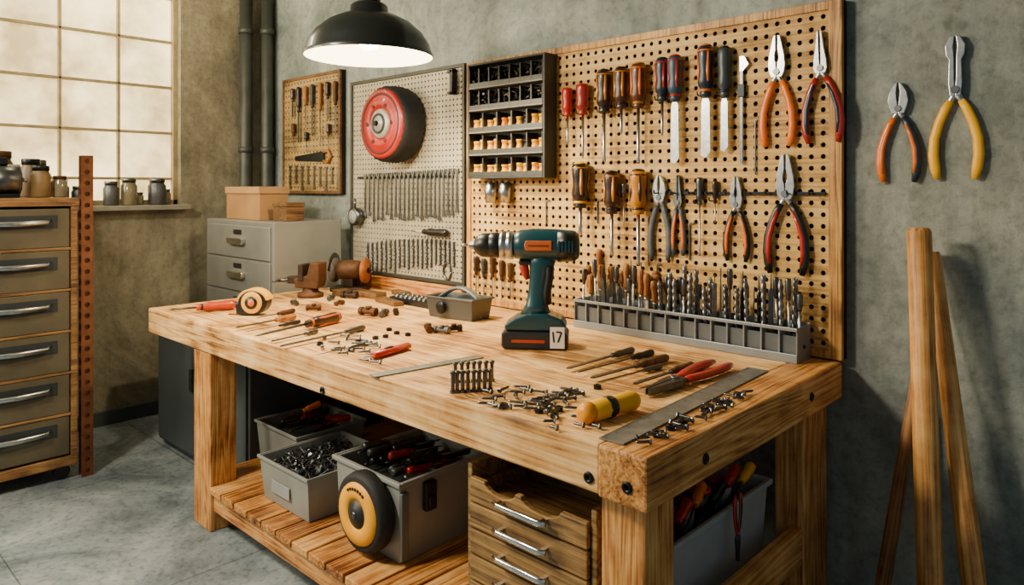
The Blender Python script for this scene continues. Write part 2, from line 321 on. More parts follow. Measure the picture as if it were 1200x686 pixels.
# ================================================================ generic hand tools
def screwdriver(loc,L,hl,r,hm,cap=None,M=None,kind='flat',label='screwdriver',group=None,name='screwdriver',cat='screwdriver',sr=None,shaft=None,stripe=None):
    """origin mid-length, handle up (+Z), tip down"""
    o=thing(name,label,cat,loc,M,group);t=L/2;shaft=shaft or STEEL
    pr=[(r*.5,t),(r*.8,t-.02*hl),(r*.97,t-.07*hl),(r,t-.16*hl),(r*.98,t-.3*hl),(r*.84,t-.5*hl),(r*.98,t-.68*hl),(r*.88,t-.78*hl),(r*.55,t-.86*hl),(r*.72,t-.93*hl),(r*.62,t-hl)]
    mk('handle',MB().lathe(pr,seg=16,flute=.09),hm,parent=o)
    if cap:
        mk('end_cap',MB().lathe([(.001,t+.05*hl),(r*.5,t+.035*hl),(r*.74,t+.001),(r*.74,t-.001)],seg=16),cap,parent=o)
        mk('collar',MB().lathe([(r*.7,t-.84*hl),(r*.7,t-.89*hl)],seg=16),cap,parent=o)
    if stripe:
        mb=MB()
        for k in range(4):
            a=math.pi/2*k+math.pi/4
            mb.tube([(r*.93*math.cos(a),r*.93*math.sin(a),t-.12*hl),(r*.78*math.cos(a),r*.78*math.sin(a),t-.5*hl),(r*.9*math.cos(a),r*.9*math.sin(a),t-.7*hl)],[r*.12,r*.22,r*.12],6)
        mb.lathe([(r*.965,t-.08*hl),(r*.99,t-.11*hl)],seg=16)
        mk('grip_stripe',mb,stripe,parent=o)
    sr=sr or r*.2
    if kind=='flat':
        mb=MB().tube([(0,0,t-hl+.004),(0,0,-t+L*.06),(0,0,-t+L*.03),(0,0,-t)],[(sr,sr),(sr,sr),(sr*1.5,sr*.6),(sr*1.1,sr*.2)],10)
        mk('shaft',mb,shaft,parent=o)
    elif kind=='cross':
        mk('shaft',MB().tube([(0,0,t-hl+.004),(0,0,-t+L*.05),(0,0,-t)],[sr,sr,sr*.25],10),shaft,parent=o)
    else:
        w=r*.62;mb=MB().prism([(-w*.5,t-hl+.004),(w*.5,t-hl+.004),(w*.85,t-hl-.02),(w,-t+.05*L),(w*.1,-t),(-w,-t+.02*L),(-w*.85,t-hl-.02)],-.0022,.0022)
        mk('blade',mb,shaft,.0006,o)
    return o
def pliers(loc,L,style='comb',spread=1.,hm=ORANGE,acc=None,M=None,label='pliers',group=None,jm=None,hm2=None):
    """origin at pivot, jaws up (+Z), lies in XZ plane"""
    o=thing('pliers',label,'pliers',loc,M,group);jm=jm or STEEL
    J={'comb':[(.0,-.05),(.05,-.045),(.068,.0),(.078,.06),(.07,.14),(.05,.24),(.03,.32),(.008,.33),(.006,.2),(.016,.15),(.016,.11),(.004,.08)],
       'needle':[(.0,-.05),(.045,-.045),(.06,.0),(.055,.08),(.038,.18),(.022,.33),(.006,.34),(.005,.1)],
       'cut':[(.0,-.05),(.05,-.045),(.07,.01),(.085,.07),(.07,.15),(.03,.22),(.004,.24),(.016,.14),(.006,.06)],
       'nip':[(.0,-.05),(.035,-.045),(.045,.05),(.04,.22),(.06,.26),(.065,.33),(.03,.4),(.004,.4),(.014,.32),(.008,.25),(.006,.1)]}[style]
    th=.026*L
    for sgn in (1,-1):
        poly=[(sgn*x*L,z*L) for x,z in J]
        mb=MB().prism(poly,-th*.9,th*.9)
        mb.tube([(0,0,-.02*L),(-sgn*.03*L,0,-.07*L),(-sgn*.05*L*spread,0,-.13*L)],[(.034*L,th*.8),(.022*L,th*.7),(.018*L,th*.6)],8)
        mk('jaw',mb,jm,.002,o)
        s=-sgn
        P=[(.035,-.08),(.06,-.14),(.095,-.24),(.122,-.36),(.128,-.48),(.118,-.58),(.105,-.66)]
        rr=[.024,.032,.033,.034,.036,.036,.022]
        pts=[(s*x*L*(1 if i<1 else spread),0,z*L) for i,(x,z) in enumerate(P)]
        hd=mk('handle',MB().tube(pts,[(q*L,q*L*.72) for q in rr],12),hm2 if (hm2 and s<0) else hm,parent=o)
        if acc:
            pts2=[((s*(x-.012)*spread*L),-.017*L,z*L) for x,z in P[1:6]]
            mk('grip_inlay',MB().tube(pts2,[(.01*L,.011*L),(.018*L,.014*L),(.021*L,.014*L),(.021*L,.014*L),(.012*L,.012*L)],8),acc,parent=o)
    mk('pivot',MB().lathe([(.028*L,-th*1.35),(.03*L,-th*1.1),(.03*L,th*1.1),(.028*L,th*1.3)],(0,0,0),(0,1,0),14),DSTEEL,parent=o)
    return o
def board_tool(u,vt,vb,yoff=.022,tilt=0,PL=2.58):
    a=at_y(u,vt,PL-yoff);b_=at_y(u,vb,PL-yoff)
    return a,b_,(a.z-b_.z)
# ================================================================ PEGBOARDS
def perf(mb,x0,x1,z0,z1,y,cell,rr,depth=.006,mi=0,skip=None):
    nx=max(1,round((x1-x0)/cell));nz_=max(1,round((z1-z0)/cell));cx=(x1-x0)/nx;cz=(z1-z0)/nz_
    for i in range(nx):
        for j in range(nz_):
            X=x0+(i+.5)*cx;Z=z0+(j+.5)*cz;vs=[];fs=[]
            for k in range(8):
                a=math.pi/4*k;dx,dz=math.cos(a),math.sin(a);q=max(abs(dx),abs(dz))
                vs.append((X+dx/q*cx/2,y,Z+dz/q*cz/2))
            for k in range(8):
                a=math.pi/4*k;vs.append((X+rr*math.cos(a),y,Z+rr*math.sin(a)))
            for k in range(8):
                a=math.pi/4*k;vs.append((X+rr*math.cos(a),y+depth,Z+rr*math.sin(a)))
            for k in range(8):
                k2=(k+1)%8;fs+=[(k,k2,8+k2,8+k),(8+k,8+k2,16+k2,16+k)]
            mb.add(vs,fs,mi)
    return mb
def mk_perf(name,mb,mats,parent=None):
    me=bpy.data.meshes.new(name);me.from_pydata([tuple(v) for v in mb.v],[],mb.f)
    for m in mats:me.materials.append(m)
    me.polygons.foreach_set('material_index',mb.m);me.update()
    o=link(bpy.data.objects.new(name,me));o.parent=parent;return o
HOLE_SHADE=pbr('#150c06',.9,0,.2,5)  # near-black backing, puts the shade inside the board holes into colour
PBX0,PBX1=-2.76,-.875
PB=2.58
big=thing('pegboard','large tan wooden pegboard with framed edge full of hand tools','pegboard',(0,0,0))
mb=MB();perf(mb,PBX0+.03,PBX1-.045,.935,2.12,PB,.0415,.0094)
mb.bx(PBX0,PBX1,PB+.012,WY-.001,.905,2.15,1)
mk_perf('panel',mb,[W_BOARD,HOLE_SHADE],big)
frame4(big,PBX0,PBX1,.905,2.15,.03,PB-.008,PB+.0118,W_FRAME,.045)
GX0,GX1=-3.82,-2.775
steelb=thing('perforated_board','pale perforated metal board in a thin frame holding wrenches','pegboard',(0,0,0))
PMET=pbr('#aca38d',.5,.2,.2,5);
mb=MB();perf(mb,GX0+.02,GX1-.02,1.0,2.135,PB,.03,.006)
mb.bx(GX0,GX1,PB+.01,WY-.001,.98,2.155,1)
mk_perf('panel',mb,[PMET,HOLE_SHADE],steelb)
frame4(steelb,GX0,GX1,.98,2.155,.02,PB-.01,PB+.009,pbr('#45433c',.5,.4,.2,8))
SX0,SX1=-4.66,-3.94
small=thing('pegboard','small tan pegboard densely hung with worn tools','pegboard',(0,0,0))
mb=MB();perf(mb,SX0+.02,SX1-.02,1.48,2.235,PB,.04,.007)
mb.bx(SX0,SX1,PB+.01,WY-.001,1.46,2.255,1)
mk_perf('panel',mb,[wood('small_board','#6a5430','#9c7f4e','#bb9d68',0,scale=.6,knots=False,contrast=.5),HOLE_SHADE],small)
frame4(small,SX0,SX1,1.46,2.255,.02,PB-.008,PB+.009,W_OLD)
solo('backsplash_board','narrow wooden strip standing on the bench against the wall','board',MB().bx(-3.74,-2.78,2.55,2.574,BZ+.001,.975),W_RAILX,bevel=.003)
def hook(x,z,parent,w=.012):
    mb=MB().tube([(x,PB,z),(x,PB-.03,z),(x,PB-.04,z+.004),(x,PB-.04,z+.015)],.0028,6,(1,0,0))
    mk('hook',mb,BSTEEL,parent=parent)
G1='screwdrivers on the pegboard'
specs=[
(665,103,170,.50,6.5,RED,None,None,'flat','small red-handled screwdriver hanging on the pegboard'),
(683,98,186,.42,8,pbr('#981c12',.3,0,.2,20,coat=.5),None,None,'cross','red translucent-handled screwdriver hanging on the pegboard'),
(708,83,190,.47,9.5,BROWN,BLACK,AMBER,'flat','brown and amber screwdriver hanging on the pegboard'),
(728,80,158,.62,9,pbr('#401f0e',.35,0,.3,30,coat=.4),BLACK,AMBER,'cross','brown-handled screwdriver with amber stripes on the pegboard'),
(748,75,192,.45,9.5,pbr('#5a2d0c',.35,0,.3,30,coat=.4),AMBER,ORANGE,'flat','reddish-brown screwdriver with amber cap on the pegboard'),
(776,69,160,.55,8.5,NAVY,BLACK,RED,'cross','dark blue screwdriver with red stripes on the pegboard'),
(791,66,192,.42,9,pbr('#2f4a5c',.4,0,.2,20),RED,RED,'blade','blue-grey and red handled putty blade on the pegboard'),
(827,54,185,.46,10,NAVY,ORANGE,ORANGE,'blade','navy and orange handled blade on the pegboard'),
(849,56,178,.48,8,pbr('#394348',.4,0,.2,20),NAVY,None,'blade','grey-handled file on the pegboard'),
(680,192,276,.62,10.5,pbr('#1f1512',.35,0,.3,30,coat=.4),YEL,AMBER,'flat','black and yellow stubby screwdriver on the pegboard'),
(717,202,300,.50,10,BROWN,BLACK,AMBER,'flat','dark brown screwdriver hanging on the pegboard'),
(748,200,312,.46,10.5,AMBER,BROWN,BROWN,'flat','amber wooden-handled screwdriver on the pegboard'),
(820,208,300,.35,4.5,DSTEEL,None,None,'flat','thin grey steel awl on the pegboard'),
(731,215,268,.3,3.5,DSTEEL,None,None,'cross','short steel pick hanging on the pegboard'),
(838,212,262,.5,3.5,BROWN,None,None,'cross','short brown-handled pick hanging on the pegboard'),
]
for u,vt,vb,hf,rp,hm,cap,st,kd,lab in specs:
    a,b_,L=board_tool(u,vt,vb);dep=a.dot(D);r_=rp*dep/F
    a,b_,L=board_tool(u,vt,vb,yoff=r_+.002)
    screwdriver((a+b_)/2,L,L*hf,r_,hm,cap,None,kd,lab,G1,stripe=st,shaft=STEEL)
    hook((a.x+b_.x)/2-r_*1.0,a.z-L*hf*.95,big);
a,b_,L=board_tool(869,66,192,yoff=.012)
o=thing('caliper','slim steel caliper hanging on the pegboard','caliper',(a+b_)/2)
mk('beam',MB().bx(-.006,.006,-.003,.003,-L/2,L/2),DSTEEL,.0005,o)
mk('jaw',MB().prism([(-.006,L*.36),(.006,L*.36),(.03,L*.42),(.012,L*.5),(-.006,L*.5)],-.004,.004),STEEL,.0005,o)
mk('slider',MB().bx(-.014,.014,-.007,.007,L*.12,L*.24),BSTEEL,.002,o)
G2='pliers on the pegboard'
def hang_pliers(u,vt,vb,style,spread,hm,acc,lab,jm=None,tilt=0,grp=G2,pl=PB,hm2=None):
    a,b_,L=board_tool(u,vt,vb,PL=pl);tot={'comb':.99,'needle':1.0,'cut':.9,'nip':1.06}[style];S=L/tot
    a,b_,_=board_tool(u,vt,vb,yoff=.036*S+.001,PL=pl)
    jl={'comb':.33,'needle':.34,'cut':.24,'nip':.4}[style]
    pliers(Vector((a.x,a.y,a.z-jl*S)),S,style,spread,hm,acc,rotY(tilt),lab,grp,jm,hm2)
hang_pliers(911,41,172,'comb',1.05,ORANGE,None,'combination pliers with plain orange handles on the pegboard')
hang_pliers(962,35,168,'needle',1.2,pbr('#981a10',.35,0,.15,20,coat=.3),NAVY,'long-nose pliers with red and blue handles on the pegboard',tilt=-.03)
hang_pliers(773,205,305,'cut',.9,pbr('#4f5558',.5,0,.2,20),None,'worn grey side cutters on the pegboard')
hang_pliers(795,205,300,'needle',.6,pbr('#40484c',.5,0,.2,20),ORANGE,'grey needle-nose pliers with orange inlay on the pegboard',DSTEEL)
hang_pliers(863,206,307,'comb',1.05,BLACK,ORANGE,'small black and orange combination pliers on the pegboard')
hang_pliers(921,180,322,'comb',1.25,BLACK,RED,'large black pliers with red accents on the pegboard')
hang_pliers(1053,96,214,'cut',1.2,NAVY,ORANGE,'side cutters with orange and blue grips hanging on the bare wall',grp='pliers on the bare wall',pl=WY,hm2=ORANGE)
hang_pliers(1120,42,210,'nip',1.15,YEL,None,'tall end nippers with yellow handles hanging on the bare wall',grp='pliers on the bare wall',pl=WY)
for u,v in ((1053,132),(1120,100)):
    p=at_y(u,v,WY)
    solo('wall_nail','small dark nail driven into the wall','nail',MB().lathe([(.003,0),(.003,.012),(.007,.013),(.007,.016)],(0,0,0),(0,-1,0),10),BSTEEL,p+Vector((0,0,.004)),group='nails in the wall')
p0=at_y(765,226,PB);p1=at_y(968,222,PB)
mb=MB().bx(p0.x,p1.x,PB-.012,PB-.001,p0.z-.006,p0.z+.006)
for k in range(9):
    xx=p0.x+(p1.x-p0.x)*(k+.5)/9;mb.tube([(xx,PB-.01,p0.z),(xx,PB-.05,p0.z-.002),(xx,PB-.055,p0.z+.012)],.003,6,(1,0,0))
rail=solo('hook_rail','dark metal rail with small hooks on the pegboard','hook rail',mb,BSTEEL)
G3='small accessories on the pegboard'
for u,vt,vb in ((760,255,312),(808,262,305),(700,235,262),(770,310,335),(885,140,205),(640,235,262)):
    a,b_,L=board_tool(u,vt,vb,yoff=.006)
    solo('hex_key','small L-shaped steel hex key hanging on the pegboard','hex key',MB().tube([(.02,0,L/2),(.004,0,L/2),(0,0,L/2-.006),(0,0,-L/2)],.0032,6,smooth=False),DSTEEL,(a+b_)/2,group=G3)
# ---- parts cabinet
CX0,CX1,CZ0,CZ1=-2.665,-2.15,1.545,2.12
pc=thing('parts_cabinet','dark grey small-parts cabinet with rows of open bins on the pegboard','parts cabinet',(CX0,2.49,CZ0))
W_,H_,Dp=CX1-CX0,CZ1-CZ0,.085
mb=MB().bx(0,.012,0,Dp,0,H_).bx(W_-.012,W_,0,Dp,0,H_).bx(.012,W_-.012,Dp-.006,Dp,0,H_).bx(.012,W_-.012,0,Dp-.006,0,.01).bx(.012,W_-.012,0,Dp-.006,H_-.01,H_)
rh=(H_-.02)/5
CABM=pbr('#343532',.5,.2,.15,8)
mk('cabinet_frame',mb,CABM,.002,pc)
YP=[pbr('#f5a800',.4,0,.3,25),pbr('#d87005',.4,0,.25,25),pbr('#e8b810',.4,0,.3,25),BSTEEL]
BIN=pbr('#2a2b26',.35,0,.15,10)
mbs=MB()
for r_i in range(5):
    ncol=7 if r_i>2 else 5;z0=.011+r_i*rh;cw=(W_-.026)/ncol
    for c in range(ncol):
        x0=.013+c*cw
        mb=MB().bx(x0,x0+.003,0,.075,z0,z0+rh*.82).bx(x0+cw-.004,x0+cw-.001,0,.075,z0,z0+rh*.82).bx(x0+.003,x0+cw-.004,0,.075,z0,z0+.004).bx(x0+.003,x0+cw-.004,0,.003,z0+.004,z0+rh*.2).bx(x0+.003,x0+cw-.004,.072,.075,z0+.004,z0+rh*.82)
        mk('bin',mb,BIN,parent=pc)
        if r_i>2:
            for k in range(30):
                x=x0+.010+random.random()*(cw-.02);y=.012+random.random()*.045;z=z0+.014+random.random()*rh*.58
                d=Vector((random.uniform(-1,1),random.uniform(-1,1),random.uniform(-.3,1))).normalized()*.012
                c0=Vector((x,y,z));mbs.tube([c0-d,c0+d*.8,c0+d*.81,c0+d],[.0025,.003,.0068,.0068],6,smooth=False)
        else:
            for k in range(2):
                s_=cw*.2;x=x0+cw*(.27+.46*k);hh=rh*random.uniform(.45,.6);mi=random.choice([0,0,1,2,2,3]) if k else random.choice([0,1,0])
                mb=MB().lathe([(s_*.8,0),(s_,.006),(s_,hh*.45),(s_*.85,hh*.5),(s_*.85,hh*.8),(s_*.95,hh*.82),(s_*.95,hh)],(0,0,0),(0,0,1),10)
                solo('pipe_fitting','small orange-yellow fitting lying in a cabinet bin','fitting',mb,YP[mi],(CX0+x,2.49+.032,CZ0+z0+.005),group='fittings in the parts cabinet')
for k in range(1,5):
    mk('row_shelf',MB().bx(.012,W_-.012,-.003,Dp-.007,rh*k+.004,rh*k+.0105),pbr('#77756c',.5,.2,.15,8),parent=pc)
solo('assorted_screws','black screws filling the upper bins of the parts cabinet','screws',mbs,pbr('#4a4540',.35,.8,.3,40),(CX0,2.49,CZ0),kind='stuff')
for u in (575,592):
    a=at_y(u,214,PB-.035);b_=at_y(u,238,PB-.035);h=a.z-b_.z
    o=thing('hanging_cup','small shiny steel cup hanging beneath the parts cabinet','cup',b_,group='steel cups on the pegboard')
    mk('cup',MB().lathe([(.026,0),(.03,h*.5),(.03,h),(.027,h),(.026,.004)],seg=18),STEEL,parent=o)
    mk('bail',MB().tube([(-.029,0,h-.002),(-.026,0,h+.012),(0,.02,h+.02),(.026,0,h+.012),(.029,0,h-.002)],.0018,6),DSTEEL,parent=o)
# ---- red wheel on steel board
wc=Vector((-3.29,2.42,1.857));RW=.21
wh=thing('red_wheel','large red disc wheel with black tyre hanging on the perforated board','wheel',wc)
mk('tyre',MB().lathe([(RW*.93,-.0),(RW,.012),(RW*1.03,.04),(RW*1.03,.12),(RW*.97,.15),(RW*.6,.156)],(0,0,0),(0,1,0),64,flute=.035),RUBBER,parent=wh)
mk('disc',MB().lathe([(.055,-.004),(RW*.42,-.004),(RW*.45,-.016),(RW*.62,-.018),(RW*.66,-.01),(RW*.86,-.012),(RW*.93,-.004),(RW*.93,.01)],(0,0,0),(0,1,0),48,caps=False),pbr('#a81e16',.4,0,.15,8,coat=.2),parent=wh)
mk('dark_ring',MB().lathe([(RW*.76,-.0125),(RW*.77,-.0145),(RW*.81,-.0145),(RW*.82,-.0125)],(0,0,0),(0,1,0),48,caps=False),pbr('#4c100c',.6,0,.2,20),parent=wh)
mk('hub',MB().lathe([(.001,-.034),(.022,-.034),(.026,-.026),(.05,-.024),(.07,-.016),(.082,-.014),(.084,-.002),(.084,.004)],(0,0,0),(0,1,0),32),pbr('#a9a498',.4,.3,.1,20),parent=wh)
mk('hub_ring',MB().lathe([(.044,-.0255),(.046,-.029),(.056,-.028),(.058,-.0235)],(0,0,0),(0,1,0),32,caps=False),DGREY,parent=wh)
mk('hub_nut',MB().lathe([(.014,-.05),(.016,-.046),(.016,-.034)],(0,0,0),(0,1,0),6,smooth=False),BSTEEL,parent=wh)
for k in range(6):
    a=math.pi/3*k;mk('slot',MB().lathe([(.011,-.0215),(.011,-.014)],(math.cos(a)*.112,0,math.sin(a)*.112),(0,1,0),12),pbr('#4c100c',.6,0,.2,20),parent=wh,label='dark round slot in the disc')
# ---- wrenches rows on the steel board
def wrench_mesh(L,w):
    P=[]
    for k in range(9):
        a=math.radians(200+ k*140/8);P.append((w*math.cos(a)*1.0,-L/2+w+w*math.sin(a)))
    P+=[(w*.45,-L/2+w*2.0),(w*.4,L/2-w*2.2),(w*1.15,L/2-w*1.3),(w*1.1,L/2-.2*w),(w*.55,L/2),(w*.5,L/2-w),(-w*.5,L/2-w*1.1),(-w*.6,L/2-.1*w),(-w*1.1,L/2-.4*w),(-w*1.1,L/2-w*1.4),(-w*.4,L/2-w*2.2),(-w*.45,-L/2+w*2.0)]
    return MB().prism(P,-.004,.004)
GW='wrenches on the perforated board'
WST=pbr('#7b7f82',.3,1,.35,40)
base=None
for i in range(22):
    u=428+i*5.1;vt=204-(i*.35);vb=256+random.uniform(-5,5)-i*.1
    a=at_y(u,vt,PB-.012);b_=at_y(u,vb,PB-.012);L=a.z-b_.z
    if base is None: base=solo('wrench','bright steel open-ended wrench hanging in a row','wrench',wrench_mesh(.24,.0135),WST,(a+b_)/2,bevel=.001,group=GW);base.scale=(1,1,L/.24)
    else:
        o=dup(base,(a+b_)/2);o.scale=(random.uniform(.85,1.1),1,L/.24)
solo('wrench_rail','thin dark rail above the wrench row','rail',MB().bx(-3.74,-2.86,PB-.009,PB-.001,1.555,1.567),BSTEEL)
GD='drill bits on the perforated board'
def bit_mb(L,r):
    mb=MB();n=22;pts=[(0,0,L/2-i*L/n) for i in range(n+1)]
    mb.tube(pts[:7],r*.75,8);
    for off in (0,math.pi):
        q=[(r*.38*math.cos(off+i*.8),r*.38*math.sin(off+i*.8),L/2-L*.27-i*L*.73/24) for i in range(25)]
        mb.tube(q,[r*.7]*23+[r*.5,r*.1],6)
    return mb
base=None
for i in range(20):
    u=431+i*5.3;vt=284-8*math.sin(i/19*2.2)+i*.3;vb=vt+40-i*.5+random.uniform(-3,3)
    a=at_y(u,vt,PB-.008);b_=at_y(u,vb,PB-.008);L=a.z-b_.z
    if base is None: base=solo('drill_bit','slim twisted steel drill bit hanging in a curved row','drill bit',bit_mb(.18,.008),DSTEEL,(a+b_)/2,group=GD);base.scale=(1,1,L/.18)
    else:
        o=dup(base,(a+b_)/2);o.scale=(1,1,L/.18)
a=at_y(503,272,PB-.025)
screwdriver(a,.3,.2,.022,BLACK,None,rotY(math.pi/2),'flat','black-handled tool hanging sideways on the perforated board')
a=at_y(531,95,PB-.02)
mb=MB().bx(-.012,.012,-.018,.016,-.07,.06).bx(-.03,.012,-.018,.016,.04,.065).bx(-.03,.012,-.018,.016,-.07,-.055)
solo('spring_clamp','small black clamp on the perforated board','clamp',mb,BLACK,a,bevel=.004)
a=at_y(416,254,PB-.04)
o=thing('dial_gauge','round grey dial gauge beside the perforated board','gauge',a)
mk('dial_case',MB().lathe([(.045,-.02),(.055,-.015),(.055,.02),(.05,.036)],(0,0,0),(0,1,0),24),DSTEEL,parent=o)
mk('dial_face',MB().lathe([(.001,-.0215),(.04,-.0212),(.04,-.02)],(0,0,0),(0,1,0),24),LGREY,parent=o)
mk('stem',MB().lathe([(.008,.05),(.008,.11)],(0,0,0),(0,0,1),10),DSTEEL,parent=o)
a=at_y(524,318,PB-.007)
mb=MB().tube([(.03*math.cos(2*math.pi*k/16),0,.045*math.sin(2*math.pi*k/16)) for k in range(16)]+[(.03,0,0)],.006,8)
solo('steel_ring','steel ring clamp hanging on the perforated board','ring',mb,DSTEEL,a)
GS='worn tools on the small pegboard'
for u,vt,vb,hm in ((343,104,138,BROWN),(350,102,168,BLACK),(358,101,150,W_HAND),(366,99,160,DGREY),(375,97,170,W_HAND),(384,96,140,BLACK),(393,95,158,RUST),(344,145,176,RUST),(359,155,178,BLACK),(385,145,175,BROWN)):
    a=at_y(u,vt,PB-.0185);b_=at_y(u,vb,PB-.0185);L=a.z-b_.z
    screwdriver((a+b_)/2,L,L*.45,.017,hm,None,None,random.choice(['flat','blade']),'worn screwdriver hanging on the small pegboard',GS,shaft=DSTEEL)
a=at_y(368,184,PB-.012)
o=thing('hand_saw','old hand saw with a wooden grip on the small pegboard','saw',a)
mk('blade',MB().prism([(-.24,-.02),(.12,-.035),(.12,.035),(-.24,.01)],-.001,.001),BSTEEL,parent=o)
mk('grip',MB().tube([(.12,0,.03),(.17,0,.035),(.2,0,0),(.17,0,-.04),(.12,0,-.03)],.011,8),W_HAND,parent=o)
for u,vt,vb in ((340,194,222),(347,194,215),(354,194,223),(361,194,216),(368,194,222),(375,195,218),(382,195,224),(389,195,216),(396,195,222)):
    a=at_y(u,vt,PB-.006);b_=at_y(u,vb,PB-.006)
    o=dup(bpy.data.objects['wrench'],(a+b_)/2);o.scale=(1.2,1,(a.z-b_.z)/.24);o['group']='wrenches on the small pegboard';o['label']='dull steel wrench hanging on the small pegboard'
# ================================================================ PENDANT LAMP
lc=Vector((-2.66,1.889,2.08))
lamp=thing('pendant_lamp','black metal dome pendant lamp glowing warm white','lamp',lc)
RL=.282
outer=[(RL,0),(RL+.002,.012),(RL*.985,.02),(RL*.95,.055),(RL*.84,.105),(RL*.66,.15),(RL*.45,.18),(RL*.3,.192),(RL*.29,.225),(RL*.25,.235),(.05,.24)]
mk('lamp_shade',MB().lathe(outer,seg=64,caps=False),pbr('#1b2120',.35,.3,.15,6,coat=.3),parent=lamp)
mk('shade_lining',MB().lathe([(RL-.002,.001),(RL*.94,.05),(RL*.83,.1),(RL*.65,.145),(RL*.44,.174),(RL*.28,.186),(.001,.188)],seg=64,caps=False),pbr('#ffeec4',.5,0,.03,6,emit=6),parent=lamp)  # bulb light on the lining is put in as emission
mk('socket',MB().lathe([(.05,.235),(.05,.27),(.03,.285),(.022,.34),(.012,.35)],seg=24),BLACK,parent=lamp)
mk('cord',MB().lathe([(.008,.345),(.008,3.1-2.08)],seg=10),BLACK,parent=lamp)
mk('bulb',MB().lathe([(.001,.03),(.035,.04),(.05,.07),(.045,.1),(.025,.14),(.02,.185)],seg=24),pbr('#fff0cf',.5,0,.02,5,emit=30),parent=lamp)
# ================================================================ CORDLESS DRILL
phi=math.radians(217)
dp=at_z(627,406,BZ)
drill=thing('cordless_drill','teal and black cordless drill standing on its battery on the bench','power drill',dp+Vector((0,0,.001)),rotZ(phi))
drill.scale=(1.02,1.02,1.02)
bz=.372
body=MB().tube([(-.165,0,bz),(-.16,0,bz),(-.14,0,bz),(-.08,0,bz+.002),(.0,0,bz+.004),(.05,0,bz+.002),(.075,0,bz),(.082,0,bz)],[(.03,.03),(.046,.046),(.058,.054),(.06,.056),(.06,.056),(.056,.052),(.048,.048),(.03,.03)],24)
mk('motor_housing',body,TEAL,parent=drill)
hb=MB().tube([(-.03,0,bz-.03),(-.025,0,bz-.07),(-.02,0,bz-.11),(-.012,0,bz-.17),(-.008,0,bz-.22),(-.004,0,.115)],[(.055,.038),(.046,.036),(.04,.033),(.037,.031),(.042,.034),(.06,.045)],20,(0,1,0))
mk('handle',hb,TEAL,parent=drill)
gp=MB().tube([(-.052,0,bz-.075),(-.052,0,bz-.11),(-.042,0,bz-.17),(-.044,0,bz-.215)],[(.018,.034),(.018,.034),(.018,.032),(.018,.034)],16)
mk('rubber_grip',gp,RUBBER,parent=drill)
mk('gear_collar',MB().lathe([(.045,.078),(.053,.083),(.053,.1),(.049,.102),(.049,.108),(.053,.11),(.052,.125),(.045,.132)],(0,0,bz),(1,0,0),24),STEEL,parent=drill,label='silver torque collar')
mk('chuck',MB().lathe([(.044,.132),(.048,.138),(.048,.165),(.044,.168),(.046,.172),(.044,.2),(.03,.222),(.018,.228)],(0,0,bz),(1,0,0),24,flute=.05),BLACK,parent=drill)
mk('chuck_jaws',MB().lathe([(.018,.226),(.012,.245),(.006,.25)],(0,0,bz),(1,0,0),9,smooth=False).lathe([(.005,.248),(.005,.272),(.001,.278)],(0,0,bz),(1,0,0),8),STEEL,parent=drill)
mk('trigger',MB().tube([(.036,0,bz-.06),(.042,0,bz-.08),(.036,0,bz-.1),(.028,0,bz-.125)],[(.012,.014),(.018,.015),(.016,.014),(.008,.012)],10),pbr('#b02a12',.4,0,.1,20),parent=drill,label='red trigger')
mk('trigger_guard',MB().bx(-.01,.06,-.02,.02,bz-.072,bz-.05),BLACK,.008,drill)
mk('vent_panel',MB().tube([(-.15,0,bz),(-.085,0,bz)],[(.0555,.057),(.061,.0585)],24),BLACK,parent=drill,label='black ventilated rear cover')
for sy in (1,-1):
    for k in range(5):mk('vent_slat',MB().bx(-.142+k*.012,-.136+k*.012,sy*.0565-.004,sy*.0565+.004,bz-.02,bz+.022),TEAL,parent=drill)
for sy in (1,-1):mk('side_plate',MB().prism([(-.065,bz-.014),(.03,bz-.014),(.036,bz+.004),(.03,bz+.022),(-.065,bz+.022)],sy*.052,sy*.0595),pbr('#c25c20',.4,0,.1,20),.003,drill,'orange name plate')
mk('plate_stripe',MB().bx(-.055,.02,.0595,.0602,bz+.001,bz+.007),pbr('#6d2f14',.5,0,.1,20),parent=drill)
mk('battery_shoe',MB().prism([(-.115,.065),(.105,.065),(.11,.085),(.07,.112),(.03,.125),(-.05,.128),(-.1,.11),(-.118,.085)],-.06,.06),TEAL,.012,drill,seg=3)
mk('battery',MB().prism([(-.118,.0),(.11,.0),(.118,.012),(.118,.06),(.108,.064),(-.115,.064),(-.124,.05),(-.124,.01)],-.07,.07),pbr('#1c2226',.4,0,.2,20),.008,drill,'black battery pack',seg=3)
mk('battery_stripe',MB().bx(-.04,.08,.07,.0715,.026,.036),pbr('#b83a22',.4,0,.1,20),parent=drill,label='orange-red stripe on battery')
mk('sticker',MB().bx(-.112,-.06,.0702,.0715,.008,.085),CREAM,.002,parent=drill,label='white rectangular sticker')
def stroke(mb,pts,w,y0,y1):
    for (x0,z0),(x1,z1) in zip(pts,pts[1:]):
        d=Vector((x1-x0,z1-z0));n=Vector((-d.y,d.x)).normalized()*w/2
        mb.prism([(x0+n.x,z0+n.y),(x1+n.x,z1+n.y),(x1-n.x,z1-n.y),(x0-n.x,z0-n.y)],y0,y1)
mb=MB();stroke(mb,[(-.07,.068),(-.074,.03)],.006,.0716,.0722);stroke(mb,[(-.082,.068),(-.101,.066),(-.088,.03)],.006,.0716,.0722)
mk('sticker_mark',mb,BLACK,parent=drill,label='angular black mark')
